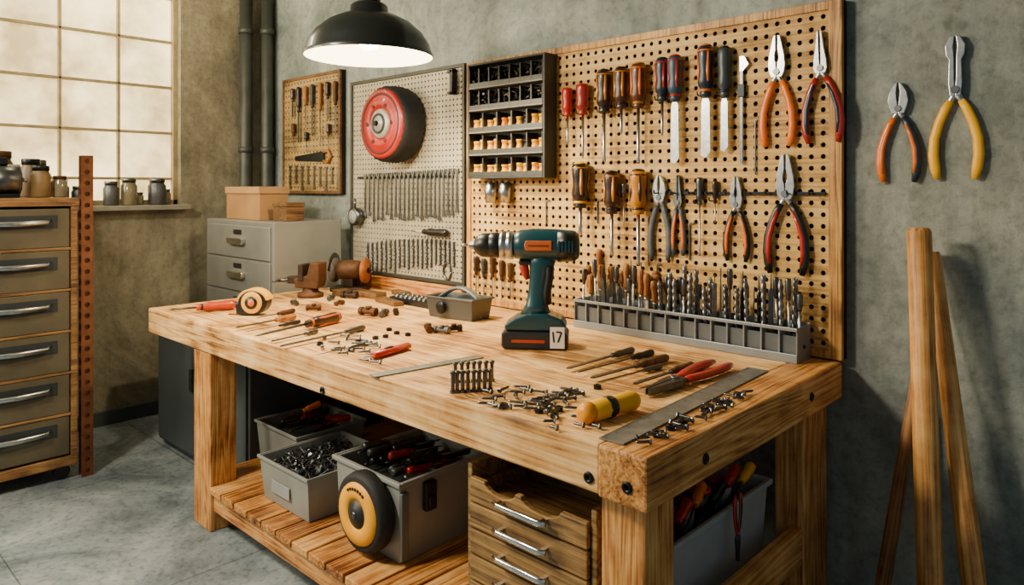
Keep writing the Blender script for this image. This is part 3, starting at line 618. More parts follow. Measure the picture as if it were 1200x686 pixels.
# ================================================================ TOOL RACK
rx0,rx1,ry0,ry1=-1.94,-.975,2.44,2.555
rack=thing('tool_rack','long grey divided tool rack full of upright bits and chisels','tool rack',(0,0,0))
RK=pbr('#83888b',.35,.3,.12,10)
RZ=BZ+.001
mk('trough',MB().bx(rx0,rx1,ry0,ry1,RZ,RZ+.008).bx(rx0,rx1,ry1-.005,ry1,RZ+.008,RZ+.125).bx(rx0,rx0+.005,ry0+.0,ry1-.005,RZ+.008,RZ+.12).bx(rx1-.005,rx1,ry0,ry1-.005,RZ+.008,RZ+.12).bx(rx0,rx1,ry0-.004,ry0+.004,RZ+.108,RZ+.12).bx(rx0,rx1,ry0-.004,ry0+.001,RZ,RZ+.03),RK,.0015,rack)
nd=15
for k in range(1,nd):
    x=rx0+(rx1-rx0)*k/nd;mk('divider',MB().bx(x-.0025,x+.0025,ry0,ry1-.006,RZ+.008,RZ+.108),RK,parent=rack)
mk('front_panel',MB().bx(rx0+.006,rx1-.006,ry0+.012,ry0+.014,RZ+.008,RZ+.09),pbr('#5d6467',.25,.1,.12,10),parent=rack)
mk('rivet',MB().lathe([(.007,0),(.007,.004)],(rx1,ry0+.055,RZ+.05),(1,0,0),12),BSTEEL,parent=rack)
GR='tools standing in the rack'
b_bit=solo('drill_bit','twisted steel drill bit standing in the rack','drill bit',bit_mb(.24,.0095),WST,(0,0,0),Matrix.Rotation(math.pi,3,'X'),group=GR)
b_ch=thing('wood_chisel','wooden-handled chisel standing in the rack','chisel',(0,0,0),group=GR)
mk('handle',MB().lathe([(.008,.11),(.014,.105),(.015,.08),(.011,.05),(.014,.03),(.009,.012)],seg=12),W_HAND,parent=b_ch)
mk('blade',MB().bx(-.008,.008,-.002,.002,-.12,.012).lathe([(.01,.006),(.01,.016)],seg=12),STEEL,parent=b_ch)
b_sd=thing('nut_driver','steel nut driver with dark ribbed head standing in the rack','nut driver',(0,0,0),group=GR)
mk('head',MB().lathe([(.009,.115),(.011,.11),(.011,.07),(.008,.06),(.008,.05)],seg=14,flute=.14),DSTEEL,parent=b_sd)
mk('shaft',MB().lathe([(.0045,.05),(.0045,-.115)],seg=8),STEEL,parent=b_sd)
b_fl=solo('needle_file','flat steel file with pointed tang standing in the rack','file',MB().prism([(-.009,-.12),(.009,-.12),(.009,.06),(.003,.075),(.001,.12),(-.001,.12),(-.003,.075),(-.009,.06)],-.002,.002),DSTEEL,(0,0,0),group=GR,bevel=.0005)
bases=[b_bit,b_ch,b_sd,b_fl];first={}
for k in range(nd):
    cx=rx0+(rx1-rx0)*(k+.5)/nd
    for j in range(4):
        if k<6: q=random.choice([1,1,2,1,3])
        else: q=random.choice([0,2,0,3,2,3])
        b0=bases[q];s=random.uniform(.88,1.2)
        x=cx+(-.018,.018,.0,-.012)[j];y=ry0+(.05,.055,.09,.085)[j]
        M=Matrix.Rotation(random.uniform(-.04,.04),3,'Y')@Matrix.Rotation(random.uniform(-.02,.06),3,'X')@rotZ(random.uniform(0,3))
        if q==0:M=M@Matrix.Rotation(math.pi,3,'X')
        loc=(x,y,RZ+.012+.121*s)
        if q not in first:
            o=b0;first[q]=1;o.matrix_world=Matrix.Translation(loc)@M.to_4x4()
        else:o=dup(b0,loc,M)
        o.scale=(1,1,s)
for u,vt,vb in ((702,292,352),(716,312,355),(730,318,358),(742,314,358),(756,320,360),(768,318,360),(782,322,362)):
    a=at_y(u,vt,PB-.0155);b_=at_y(u,vb,PB-.0155);L=a.z-b_.z
    screwdriver((a+b_)/2,L,L*.45,.014,W_HAND,None,None,'blade','wooden-handled chisel hanging low on the pegboard','chisels low on the pegboard',name='wood_chisel',cat='chisel')
for u,vt,vb in ((558,300,345),(567,303,348),(577,300,350),(588,305,352),(598,308,352)):
    a=at_y(u,vt,PB-.0155);b_=at_y(u,vb,PB-.0155);L=a.z-b_.z
    screwdriver((a+b_)/2,L,L*.5,.014,random.choice([RUST,BROWN,DGREY]),None,None,'flat','dark worn screwdriver hanging low on the pegboard','worn screwdrivers low on the pegboard',shaft=DSTEEL)
# ================================================================ THINGS ON THE BENCH TOP
def lie_sd(u0,v0,u1,v1,hf,r,hm,cap=None,kind='flat',label='',group=None,stripe=None,name='screwdriver',cat='screwdriver',shaft=None):
    z=BZ+r+.001;tip=at_z(u0,v0,z);end=at_z(u1,v1,z);L=(end-tip).length
    return screwdriver((tip+end)/2,L,L*hf,r,hm,cap,lieM(tip,end),kind,label,group,stripe=stripe,name=name,cat=cat,shaft=shaft or DSTEEL)
lie_sd(198,363,276,357,.6,.024,pbr('#bc3c08',.35,0,.15,20,coat=.3),BLACK,'flat','orange-red screwdriver lying on the bench beside the tape measure')
lie_sd(276,384,346,371,.35,.015,W_HAND,None,'blade','thin wooden-handled chisel lying on the bench',name='wood_chisel',cat='chisel')
lie_sd(299,394,397,371,.42,.025,BROWN,ORANGE,'flat','brown and orange screwdriver lying on the bench',stripe=ORANGE)
lie_sd(328,406,427,384,.25,.013,DSTEEL,None,'blade','long steel file lying on the bench',name='metal_file',cat='file')
lie_sd(287,389,352,377,.4,.009,BLACK,None,'flat','small black screwdriver lying on the bench')
lie_sd(318,400,372,388,.3,.010,DSTEEL,None,'blade','narrow steel file lying on the bench',name='metal_file',cat='file')
lie_sd(300,373,345,364,.45,.012,RUST,None,'flat','worn brown screwdriver lying on the bench')
lie_sd(372,416,432,402,.35,.008,DSTEEL,None,'flat','slim steel punch lying on the bench',name='punch',cat='punch')
lie_sd(664,432,742,410,.35,.013,DSTEEL,None,'blade','steel scraper lying on the bench behind the steel rule',name='scraper',cat='scraper')
lie_sd(676,437,765,413,.3,.013,BLACK,None,'flat','black-handled screwdriver lying on the bench')
lie_sd(692,443,782,419,.45,.015,W_OLD,None,'blade','dark wooden-handled chisel lying on the bench',name='wood_chisel',cat='chisel')
lie_sd(700,448,775,429,.3,.010,DSTEEL,None,'flat','slim steel awl lying on the bench',name='awl',cat='awl')
lie_sd(742,450,812,428,.4,.014,BROWN,None,'blade','brown-handled awl lying on the bench',name='awl',cat='awl')
lie_sd(748,456,800,441,.4,.008,DSTEEL,None,'flat','slim steel punch lying on the bench',name='punch',cat='punch')
a=at_z(682,486,BZ+.028);b_=at_z(746,468,BZ+.028);L=(b_-a).length
o=thing('stubby_screwdriver','short thick yellow and black driver handle lying on the bench','screwdriver',(a+b_)/2,lieM(a,b_))
mk('grip',MB().lathe([(.016,-L/2+.02),(.0265,-L/2+.03),(.028,-.01),(.025,.02),(.027,L/2-.02),(.02,L/2-.004),(.008,L/2)],seg=18,flute=.05),YEL,parent=o)
mk('end_cap',MB().lathe([(.008,-L/2-.004),(.022,-L/2),(.0265,-L/2+.012),(.0265,-L/2+.03)],seg=18),pbr('#e89400',.4,0,.1,20),parent=o)
mk('grip_band',MB().lathe([(.0275,-.02),(.0285,-.012),(.0285,.0),(.0265,.008)],seg=18),BLACK,parent=o)
a=at_z(430,419,BZ+.014);b_=at_z(479,405,BZ+.014);L=(b_-a).length
o=thing('utility_knife','short red utility knife lying on the bench','knife',(a+b_)/2,lieM(a,b_))
mk('grip',MB().tube([(0,0,-L/2+.03),(0,0,-L/2+.034),(0,0,0),(0,0,L/2-.004),(0,0,L/2)],[(.012,.009),(.018,.012),(.02,.013),(.018,.012),(.012,.009)],12),RED,parent=o)
mk('blade',MB().prism([(-.01,-L/2+.03),(.01,-L/2+.03),(.008,-L/2-.01),(-.008,-L/2+.01)],-.001,.001),STEEL,parent=o)
mk('slider',MB().bx(-.006,.006,.011,.016,-.02,.02),BLACK,.002,o)
def lie_pl(u0,v0,u1,v1,style,hm,acc,label,spread=.7,jm=None):
    z=BZ+.022;j=at_z(u0,v0,z);e=at_z(u1,v1,z);L=(j-e).length
    jl={'comb':.33,'needle':.34,'cut':.24,'nip':.4}[style];tot=jl+.66
    S=L/tot;M=lieM(e,j);p=e+(j-e)*(.66/tot);p.z=BZ+.036*S+.001
    return pliers(p,S,style,spread,hm,acc,M,label,'pliers on the bench',jm)
lie_pl(758,458,846,424,'needle',RED,BLACK,'long-nose pliers with red handles lying on the bench',.62,DSTEEL)
p=at_z(299,369,BZ+.001)
tm=thing('tape_measure','orange-yellow tape measure with black case on the bench','tape measure',p,rotZ(math.radians(38)))
prof=[]
for k in range(20):
    a=math.radians(-90+k*270/19);prof.append((.07*math.cos(a),.062+.058*math.sin(a)))
prof=[(-.078,.004)]+prof[:]+[(-.085,.06)]
mk('case',MB().prism(prof,-.035,.035),BLACK,.008,tm)
mk('side_disc',MB().lathe([(.05,-.0355),(.05,-.04),(.044,-.043),(.001,-.043)],(0,0,.062),(0,1,0),28),YEL,parent=tm)
mk('side_label',MB().lathe([(.03,-.0435),(.03,-.0445),(.001,-.0445)],(0,0,.062),(0,1,0),20),BLACK,parent=tm)
mk('side_badge',MB().lathe([(.016,-.0447),(.016,-.0455),(.001,-.0455)],(0,0,.062),(0,1,0),20),ORANGE,parent=tm)
mk('top_shell',MB().prism([(.056*math.cos(math.radians(t))*1.4,.062+.064*math.sin(math.radians(t))) for t in range(10,171,16)],-.033,.033),YEL,.004,tm)
mk('tape_tongue',MB().bx(-.125,-.07,-.012,.012,.006,.008).bx(-.127,-.124,-.012,.012,-.0,.01),YEL,parent=tm)
def ruler(u0,v0,u1,v1,w,label):
    a=at_z(u0,v0,BZ);b_=at_z(u1,v1,BZ);L=(b_-a).length;M=lieM(a,b_)
    o=thing('steel_ruler',label,'ruler',(a+b_)/2+Vector((0,0,.0028)),M,group='steel rulers on the bench')
    mk('blade',MB().bx(-w/2,w/2,-.0018,.0018,-L/2,L/2),pbr('#7c7e7b',.45,.6,.3,25),.0005,o)
    mb=MB();n=int(L/.01)
    for k in range(n):
        h=w*(.34 if k%10==0 else .24 if k%5==0 else .15);z=-L/2+.006+k*.01;mb.bx(w/2-h,w/2-.001,.0019,.0022,z-.0007,z+.0007)
    mk('scale_marks',mb,BLACK,parent=o)
ruler(436,442,563,419,.042,'short steel ruler lying across the bench')
ruler(716,519,888,434,.068,'long wide steel ruler near the bench edge')
GB='bolts standing on the bench'
def screw_mb(L,r,hexh=False):
    mb=MB();n=14;pts=[(0,0,-L/2),(0,0,-L/2+.006)];rad=[r*.15,r*.8]
    for i in range(n):
        pts.append((0,0,-L/2+.007+i*(L-.018)/n));rad.append(r if i%2 else r*.8)
    pts.append((0,0,L/2-.008));rad.append(r*.9)
    mb.tube(pts,rad,8)
    mb.lathe([(r*1.1,L/2-.008),(r*1.9,L/2-.004),(r*1.9,L/2-.001),(r*1.4,L/2)],seg=6 if hexh else 10,smooth=not hexh)
    return mb
bolt=None
for row,(ua,va,ub,vb_,nn) in enumerate(((530,461,574,458,8),(534,449,577,447,7))):
    for i in range(nn):
        p=at_z(ua+(ub-ua)*i/(nn-1)+random.uniform(-.6,.6),va+(vb_-va)*i/(nn-1),BZ)
        p.z=BZ+.036
        if bolt is None:
            me=MB().lathe([(.0095,-.035),(.0095,-.028)],seg=6,smooth=False)
            n_=12
            me.tube([(0,0,-.028+i2*.048/n_) for i2 in range(n_+1)],[.0062 if i2%2 else .0052 for i2 in range(n_+1)],8)
            me.lathe([(.0085,.02),(.0085,.026),(.006,.029)],seg=8)
            bolt=solo('bolt','dark threaded bolt standing on its head on the bench','bolt',me,pbr('#6a6d6e',.3,.9,.3,40),p,group=GB)
        else:dup(bolt,p,rotZ(random.random()))
GL='loose screws scattered on the bench'
sc=None
SCM=pbr('#5f6162',.3,1,.3,40)
def scatter(n,ru,rv,f=None,mats=None,minsep=.02,L=1.):
    global sc
    made=[];t=0
    while len(made)<n and t<4000:
        t+=1;u=random.uniform(*ru);v=random.uniform(*rv)
        if f and not f(u,v):continue
        p=at_z(u,v,BZ+.0092)
        if any((p-q).length<minsep for q in made):continue
        made.append(p);a=random.uniform(-.6,.6)+math.radians(35) if random.random()<.7 else random.uniform(0,6.28)
        d=Vector((math.cos(a),math.sin(a),0));M=lieM(p,p+d)
        if sc is None: sc=solo('screw','small steel screw lying loose on the bench','screw',screw_mb(.052,.0042,True),SCM,p,M,group=GL);o=sc
        else:o=dup(sc,p,M)
        s=random.uniform(.75,1.15)*L;o.scale=(1,1,s)
scatter(34,(568,684),(452,482),lambda u,v: v>452+(u-568)*.02 and v<478+(u-568)*.05,minsep=.021)
scatter(20,(372,440),(392,426),lambda u,v: abs((v-392)-(u-372)*.35)<14,minsep=.03)
scatter(28,(752,880),(455,522),lambda u,v: 4<(v-(521-(u-728)*.5))<16,minsep=.015,L=.75)
scatter(8,(640,700),(486,502),minsep=.03,L=.6)
nut=None
for u,v in ((440,398),(452,396),(465,392),(478,394),(456,388),(420,402),(632,484),(650,490),(655,482),(640,476),(770,512),(800,497),(412,412),(375,405),(590,478),(700,456),(668,462),(845,474),(786,504),(826,482)):
    p=at_z(u,v,BZ)+Vector((0,0,.0065))
    if nut is None:nut=solo('hex_nut','small dark hex nut lying on the bench','nut',MB().lathe([(.0065,-.006),(.0125,-.006),(.0125,.006),(.0065,.006),(.0065,-.006)],seg=6,caps=False,smooth=False),BSTEEL,p,group='nuts on the bench')
    else:dup(nut,p,rotZ(random.random()*3))
def fitting(u,v,s,ang,mat,label,grp='rusty parts on the bench'):
    p=at_z(u,v,BZ)+Vector((0,0,s*.5))
    mb=MB().lathe([(s*.3,-s*1.3),(s*.48,-s*1.25),(s*.48,-s*.8),(s*.34,-s*.75),(s*.34,s*.5),(s*.5,s*.55),(s*.5,s*1.1),(s*.3,s*1.15)],(0,0,0),(1,0,0),12,smooth=False)
    mb.lathe([(s*.28,-s*.3),(s*.28,s*.3),(s*.4,s*.32),(s*.4,s*.6)],(0,0,0),(0,0,1),12)
    solo('pipe_fitting',label,'fitting',mb,mat,p,rotZ(ang),group=grp)
for i,(u,v,s) in enumerate(((432,370,.04),(450,371,.032),(464,369,.028),(502,389,.032),(518,391,.03),(532,389,.03),(368,364,.03),(388,352,.03),(410,350,.04),(398,358,.025),(345,358,.028))):
    fitting(u,v,s,random.random()*3,(RUST,DSTEEL,PLUM)[i%3],'small rusty metal fitting lying on the bench')
for i,(u,v,w,d,h) in enumerate(((432,348,.2,.08,.03),(456,356,.22,.06,.022),(402,346,.12,.08,.03),(470,346,.14,.05,.025),)):
    p=at_z(u,v,BZ)
    solo('wood_offcut','rough brown wood offcut lying on the bench','wood offcut',MB().bx(-w/2,w/2,-d/2,d/2,.001,h),W_OLD,p,rotZ(random.uniform(-.2,.2)),bevel=.003,group='wood offcuts on the bench')
p=at_z(364,348,BZ)
vz=thing('bench_vise','old brown bench vise with a round handle bar','vise',p+Vector((0,0,.001)),rotZ(.5))
mk('base',MB().lathe([(.07,0),(.07,.02),(.045,.03),(.04,.06)],seg=20),RUST,parent=vz)
mk('body',MB().prism([(-.07,.05),(.06,.05),(.075,.09),(.075,.19),(.02,.19),(.0,.12),(-.08,.1)],-.045,.045),RUST,.006,vz)
mk('jaw',MB().bx(-.05,-.02,-.05,.05,.09,.18).bx(-.13,-.05,-.025,.025,.07,.11),PLUM,.004,vz)
mk('screw_bar',MB().lathe([(.012,0),(.012,.07)],(-.13,0,.085),(-1,0,0),12).tube([(-.19,-.07,.085),(-.19,.07,.085)],.006,8,(0,0,1)),DSTEEL,parent=vz)
p=at_z(410,341,BZ)
gr=thing('bench_grinder','small brown and orange bench grinder with round wheel','grinder',p+Vector((0,0,.001)),rotZ(.6))
mk('foot',MB().bx(-.1,.1,-.06,.06,0,.025).bx(-.03,.03,-.035,.035,.025,.08),PLUM,.005,gr)
mk('motor',MB().lathe([(.03,-.07),(.055,-.06),(.06,0),(.055,.06),(.03,.07)],(0,0,.12),(1,0,0),20),RUST,parent=gr)
for sx in (-1,1):
    mk('wheel',MB().lathe([(.012,-.014),(.07,-.012),(.072,0),(.07,.012),(.012,.014)],(sx*.095,0,.12),(1,0,0),28),pbr('#8f4d14' if sx>0 else '#5d5249',.7,0,.3,40,bump=.3),parent=gr)
    mk('wheel_nut',MB().lathe([(.016,.0145),(.016,.024),(.01,.028)],(sx*.095,0,.12),(sx,0,0),6,smooth=False),BSTEEL,parent=gr)
mk('wheel_guard',MB().tube([(-.095,.08*math.cos(math.radians(t)),.12+.08*math.sin(math.radians(t))) for t in range(-20,181,20)],[(.02,.004)]*11,6,(1,0,0)),BLACK,parent=gr)
p=at_z(446,333,BZ)
solo('wooden_box','small dark brown wooden box on the bench against the wall','box',MB().tray(-.07,.07,-.04,.04,.001,.14,.008),W_OLD,Vector((p.x+.06,2.49,BZ)),bevel=.002)
p=at_z(540,372,BZ)
cd=thing('parts_caddy','grey plastic open caddy with rounded ends on the bench','caddy',p+Vector((0,0,.001)),rotZ(.12))
mk('tub',MB().tray(-.15,.13,-.075,.075,0,.095,.007,.012,.006),pbr('#4d5151',.45,.3,.12,6,bump=.08),.003,cd)
arch=[(-.12+.24*k/12,0,.085+.05*math.sin(math.pi*k/12)) for k in range(13)]
mk('handle',MB().tube(arch,[(.009,.022)]*13,10),GREY,parent=cd)
mk('divider',MB().bx(-.14,.12,-.004,.004,.008,.085),LGREY,parent=cd)
mk('side_knob',MB().lathe([(.028,-.078),(.028,-.088),(.016,-.092)],(-.05,0,.05),(0,1,0),18),BSTEEL,parent=cd)
p=at_z(488,357,BZ)
st=solo('socket_tray','low dark tray holding a row of sockets','tray',MB().tray(-.16,.16,-.05,.05,0,.03,.005),BLACK,p+Vector((0,0,.001)),rotZ(.0))
sk=None
for i in range(8):
    for j in range(2):
        q=p+Vector((-.13+i*.037,-.022+j*.044,.007))
        if sk is None:sk=solo('socket','small steel socket standing in the dark tray','socket',MB().lathe([(.012,0),(.014,.003),(.014,.036),(.009,.037),(.009,.02)],seg=12),DSTEEL,q,group='sockets in the tray')
        else:dup(sk,q)
# ================================================================ UNDER THE BENCH
def loose_tool(x,y,z,ang,L,hm,label,grp,cap=None,kind='flat',pitch=0.,r=.014):
    d=Vector((math.cos(ang)*math.cos(pitch),math.sin(ang)*math.cos(pitch),math.sin(pitch)))
    return screwdriver((x,y,z),L,L*.45,r,hm,cap,lieM(Vector((0,0,0)),d),kind,label,grp,shaft=DSTEEL)
SZ=.2015
tray_m=pbr('#8d918c',.5,.2,.15,6,bump=.05)
A_=thing('storage_bin','grey metal bin filled with screws on the lower shelf','storage bin',(-2.85,1.47,SZ))
mk('bin_body',MB().tray(0,.38,0,.4,0,.175,.006,.015,.008),tray_m,.002,A_)
mk('label_plate',MB().bx(.1,.24,-.0,.004,.05,.1),LGREY,.002,A_)
def pile(x0,x1,y0,y1,z0,z1,n,s=1.):
    mb=MB()
    for k in range(n):
        c=Vector((random.uniform(x0,x1),random.uniform(y0,y1),random.uniform(z0,z1)))
        d=Vector((random.uniform(-1,1),random.uniform(-1,1),random.uniform(-.5,.7))).normalized()*random.uniform(.015,.03)*s
        mb.tube([c-d,c+d*.85,c+d*.86,c+d],[.0028*s,.0035*s,.0075*s,.0075*s],6,smooth=False)
    return mb
mb=pile(-2.82,-2.5,1.5,1.83,.32,.36,650);mb.bx(-2.825,-2.495,1.495,1.835,SZ+.01,.325,1)
solo('screw_pile','heap of mixed dark steel screws filling the bin','screws',mb,[DSTEEL,BSTEEL],kind='stuff')
B_=thing('storage_bin','grey bin holding red-handled tools behind the screw bin','storage bin',(-3.25,1.66,SZ))
mk('bin_body',MB().tray(0,.37,0,.36,0,.19,.006,.015,.008),tray_m,.002,B_)
mk('tool_insert',MB().bx(.02,.35,.02,.34,.01,.13),DGREY,.004,B_)
for k in range(12):
    loose_tool(-3.2+.027*k,1.84+random.uniform(-.03,.03),.35+.02*(k%4)+.01,random.uniform(-.4,.4)+1.57,.2,random.choice([RED,ORANGE,BLACK,RED,RED,DGREY]),'red-handled screwdriver lying in a grey bin','tools in the rear bin',pitch=random.uniform(0,.3),r=.017)
C_=thing('tool_box','large grey open tool box with orange wheel on its front','tool box',(-2.36,1.525,SZ))
mk('box_body',MB().tray(0,.39,0,.42,0,.285,.01,.012,.012),pbr('#92958f',.45,.2,.12,6,bump=.04),.004,C_)
mk('inner_tray',MB().bx(.014,.376,.014,.406,.2,.212),DGREY,parent=C_)
mk('tray_divider',MB().bx(.015,.375,.2,.206,.212,.265),GREY,parent=C_)
mk('corner_rib',MB().bx(.386,.402,.0,.03,.02,.25),GREY,.003,C_)
mk('corner_rib',MB().bx(.386,.402,.39,.42,.02,.25),GREY,.003,C_)
mk('latch',MB().bx(.388,.412,.1,.15,.16,.262).bx(.41,.42,.108,.142,.17,.215),BLACK,.005,C_,'black latch on the side')
WX=.235
wl=mk('wheel',MB().lathe([(.098,-.062),(.12,-.066),(.134,-.058),(.14,-.035),(.138,-.012),(.128,.0),(.02,.0)],(WX,0,.155),(0,1,0),48),RUBBER,parent=C_,label='black rubber tyre')
mk('wheel_ring',MB().lathe([(.046,-.06),(.048,-.07),(.07,-.076),(.105,-.072),(.11,-.06)],(WX,0,.155),(0,1,0),48,caps=False),pbr('#ffae00',.45,0,.06,10),parent=wl,label='orange-yellow wheel ring')
mk('wheel_hub',MB().lathe([(.05,-.06),(.048,-.072),(.03,-.074),(.028,-.078),(.001,-.079)],(WX,0,.155),(0,1,0),32),pbr('#1f2325',.5,0,.2,20),parent=wl)
mk('hub_cap',MB().lathe([(.012,-.078),(.011,-.083),(.001,-.084)],(WX,0,.155),(0,1,0),20),DSTEEL,parent=wl)
mb=MB()
for k in range(7):
    a=math.radians(60+k*10);c=Vector((WX+.088*math.cos(a),.155+.088*math.sin(a)));t_=Vector((-math.sin(a),math.cos(a)))*.004
    stroke(mb,[(c.x-t_.x,c.y-t_.y),(c.x+t_.x,c.y+t_.y)],.009,-.0775,-.0738)
mk('ring_mark',mb,PLUM,parent=wl)
for k in range(26):
    loose_tool(-2.32+.0125*k,1.735+random.uniform(-.05,.05),.445+.02*(k%4),random.uniform(-.35,.35)+math.pi/2+(math.pi if k%2 else 0),random.uniform(.17,.26),random.choice([RED,BLACK,BLACK,PLUM,DGREY,pbr('#8e2118',.4,0,.2,20),DSTEEL,RUST]),'hand tool lying in the open tool box','tools in the tool box',r=random.uniform(.012,.018))
Dn=thing('storage_bin','translucent grey bin packed with tins and red-handled tools','storage bin',(-1.43,1.72,SZ))
mk('bin_body',MB().tray(0,.405,0,.6,0,.33,.006,.02,.012),pbr('#a3aaab',.35,.1,.12,6),.003,Dn)
mk('tool_insert',MB().bx(.035,.37,.035,.565,.01,.25),DGREY,parent=Dn)
for k in range(12):
    x=-1.35+.25*(k%3)/2.2;y=1.8+.12*(k//3)+.02*(k%2);h=random.uniform(.07,.11)
    o=thing('tin_can','small metal tin standing in the grey bin','tin',(x,y,SZ+.252),group='tins in the grey bin')
    mk('can_body',MB().lathe([(.034,0),(.034,h)],seg=18),random.choice([DSTEEL,RUST,BLACK,LGREY]),parent=o)
    mk('lid',MB().lathe([(.036,h),(.036,h+.012),(.03,h+.014)],seg=18),random.choice([ORANGE,BSTEEL,RED,DSTEEL]),parent=o)
for k in range(5):
    loose_tool(-1.08,1.83+.1*k,SZ+.325+.02*(k%2),math.pi*.5+random.uniform(-.2,.3),.22,[RED,ORANGE,BLACK,RED,YEL][k],'orange or red handled tool lying in the grey bin','tools in the grey bin',pitch=.3,r=.018)
pliers(Vector((-.99,2.03,.45)),.2,'needle',.8,RED,BLACK,rotZ(math.pi/2)@rotY(math.pi),'red-handled pliers hooked on the side of the grey bin',None,DSTEEL)
# ================================================================ CABINETS ON THE LEFT
lowc=thing('steel_cabinet','low dark grey steel cabinet standing on the floor','cabinet',(-4.42,1.64,0))
SCB=pbr('#50585a',.45,.3,.15,5,bump=.08)
mk('body',MB().bx(0,1.12,.012,.36,.03,.7).bx(.02,1.1,.03,.34,0,.03),SCB,.006,lowc)
for i in range(2):
    d_=mk('door',MB().bx(.02+i*.545,.555+i*.545,0,.011,.05,.68),SCB,.004,lowc)
    mk('handle',MB().bx(.5+i*.1-.01,.51+i*.1,-.018,-.0,.4,.52),DSTEEL,.003,d_)
fc=thing('filing_cabinet','grey steel filing cabinet with silver cup handles','filing cabinet',(-4.69,2.04,0))
FCM=pbr('#84867f',.45,.2,.12,5,bump=.06)
mk('body',MB().bx(0,.88,.012,.46,.02,1.3),FCM,.006,fc)
for i in range(6):
    z0=.05+i*.205
    d_=mk('drawer',MB().bx(.03,.85,0,.011,z0,z0+.195),FCM,.004,fc)
    mk('handle',MB().prism([(.36,z0+.09),(.38,z0+.08),(.54,z0+.08),(.56,z0+.09),(.56,z0+.12),(.36,z0+.12)],-.028,-.0),CHROME,.005,d_,'silver cup handle')
    mk('card_holder',MB().bx(.41,.51,-.004,0,z0+.14,z0+.17),DSTEEL,.001,d_)
bxm=pbr('#a87d4c',.8,0,.15,5,bump=.1)
o=thing('cardboard_box','tan cardboard box with lid on the filing cabinet','box',(-4.55,2.12,1.301))
mk('box_base',MB().bx(0,.44,0,.19,0,.16),bxm,.003,o)
mk('lid',MB().bx(-.008,.448,-.008,.198,.161,.205),pbr('#b48a5a',.8,0,.15,5,bump=.1),.004,o)
o=thing('wooden_box','small brown wooden box on the filing cabinet','box',(-4.02,2.16,1.301))
mk('box_base',MB().bx(0,.15,0,.12,0,.085),W_OLD,.003,o);mk('lid',MB().bx(-.004,.154,-.004,.124,.086,.11),W_OLD,.003,o)
ch=thing('drawer_chest','tall brown-framed chest of dull grey-brown metal drawers','drawer chest',(-4.92,.3,0))
wd,ln=.74,.86
FRM=wood('chest_frame_wood','#4a2f14','#80592e','#a97f4a',1,knots=False)
mk('frame',MB().bx(0,wd-.02,0,ln,.09,.12).bx(0,wd,-.0,ln+.01,1.405,1.447).bx(0,.02,0,ln,.12,1.405).bx(.02,wd-.02,0,.02,.12,1.405).bx(.02,wd-.02,ln-.02,ln,.12,1.405).bx(wd-.02,wd,0,ln,.075,.125).bx(wd-.02,wd,ln-.03,ln,.125,1.405),FRM,.004,ch)
for i in range(1,6):
    mk('cross_rail',MB().bx(wd-.012,wd+.001,.0,ln-.03,.135+i*.212-.0125,.135+i*.212-.0005),FRM,.002,ch)
BEI=pbr('#5f5743',.5,.2,.2,6,bump=.1)
for i in range(6):
    z0=.135+i*.212
    d_=mk('drawer',MB().bx(wd-.4,wd-.004,.03,ln-.035,z0,z0+.198),BEI,.005,ch)
    zc=z0+.13
    mk('recess_shade_plate',MB().bx(wd-.004,wd-.0015,ln-.45,ln-.09,zc-.03,zc+.035),DGREY,parent=d_,label='flat dark plate painted as a shaded recess behind the handle')  # no real hollow: the recess shade is put into this plate's colour
    mk('handle',MB().tube([(wd-.002,ln-.42,zc+.012),(wd+.022,ln-.4,zc),(wd+.026,ln-.27,zc-.004),(wd+.022,ln-.14,zc),(wd-.002,ln-.12,zc+.012)],[(.008,.006),(.012,.007),(.014,.008),(.012,.007),(.008,.006)],10,(1,0,0)),STEEL,parent=d_,label='curved steel pull handle')
for y in (.05,ln-.06):
    for x in (.06,wd-.05):
        mk('caster',MB().lathe([(.034,-.014),(.038,-.01),(.038,.01),(.034,.014)],(x,y,.039),(1,0,0),18).bx(x-.016,x+.016,y-.012,y+.012,.06,.09),BLACK,parent=ch)
post=thing('perforated_post','tall rust-brown perforated steel angle post beside the chest','post',(-4.175,1.175,0))
mb=MB();hole=.0135;pw=.056;cell=.0575;N=int(1.72/cell)
mb.M=Matrix.Rotation(math.pi/2,4,'Z');perf(mb,0,pw,0.0,N*cell,0,cell,hole,.005);mb.M=None
mb.bx(-.045,-.0055,pw-.004,pw,.0,N*cell).bx(-.045,-.0425,0,pw-.004,0,N*cell)
mk('angle_body',mb,pbr('#744524',.55,.3,.35,12,bump=.2),parent=post)
G='jars on the drawer chest'
def jar(x,y,z,r,h,m1,m2,label,grp,cat='jar',nm='storage_jar'):
    o=thing(nm,label,cat,(x,y,z),group=grp)
    mk('jar_body',MB().lathe([(r*.9,0),(r,.008),(r,h*.72),(r*.8,h*.82),(r*.8,h*.86)],seg=22),m1,parent=o)
    mk('lid',MB().lathe([(r*.86,h*.86),(r*.86,h),(r*.8,h+.003)],seg=22),m2,parent=o)
glassy=pbr('#7d7458',.15,0,.2,12,coat=.6)
for x,y,r,h,m1,m2 in ((-4.28,1.02,.045,.16,pbr('#7a6038',.5,0,.3,12),BSTEEL),(-4.3,1.11,.035,.11,glassy,RUST),(-4.47,1.02,.05,.2,pbr('#5c4a35',.5,0,.3,12),BSTEEL),(-4.6,1.08,.05,.2,glassy,DSTEEL),(-4.55,.9,.06,.24,pbr('#4a3a28',.5,0,.3,12),RUST)):
    jar(x,y,1.449,r,h,m1,m2,'dusty jar of parts on the drawer chest',G)
mo=thing('old_motor','old finned grey electric motor on the drawer chest','motor',(-4.29,.86,1.449),rotZ(1.4))
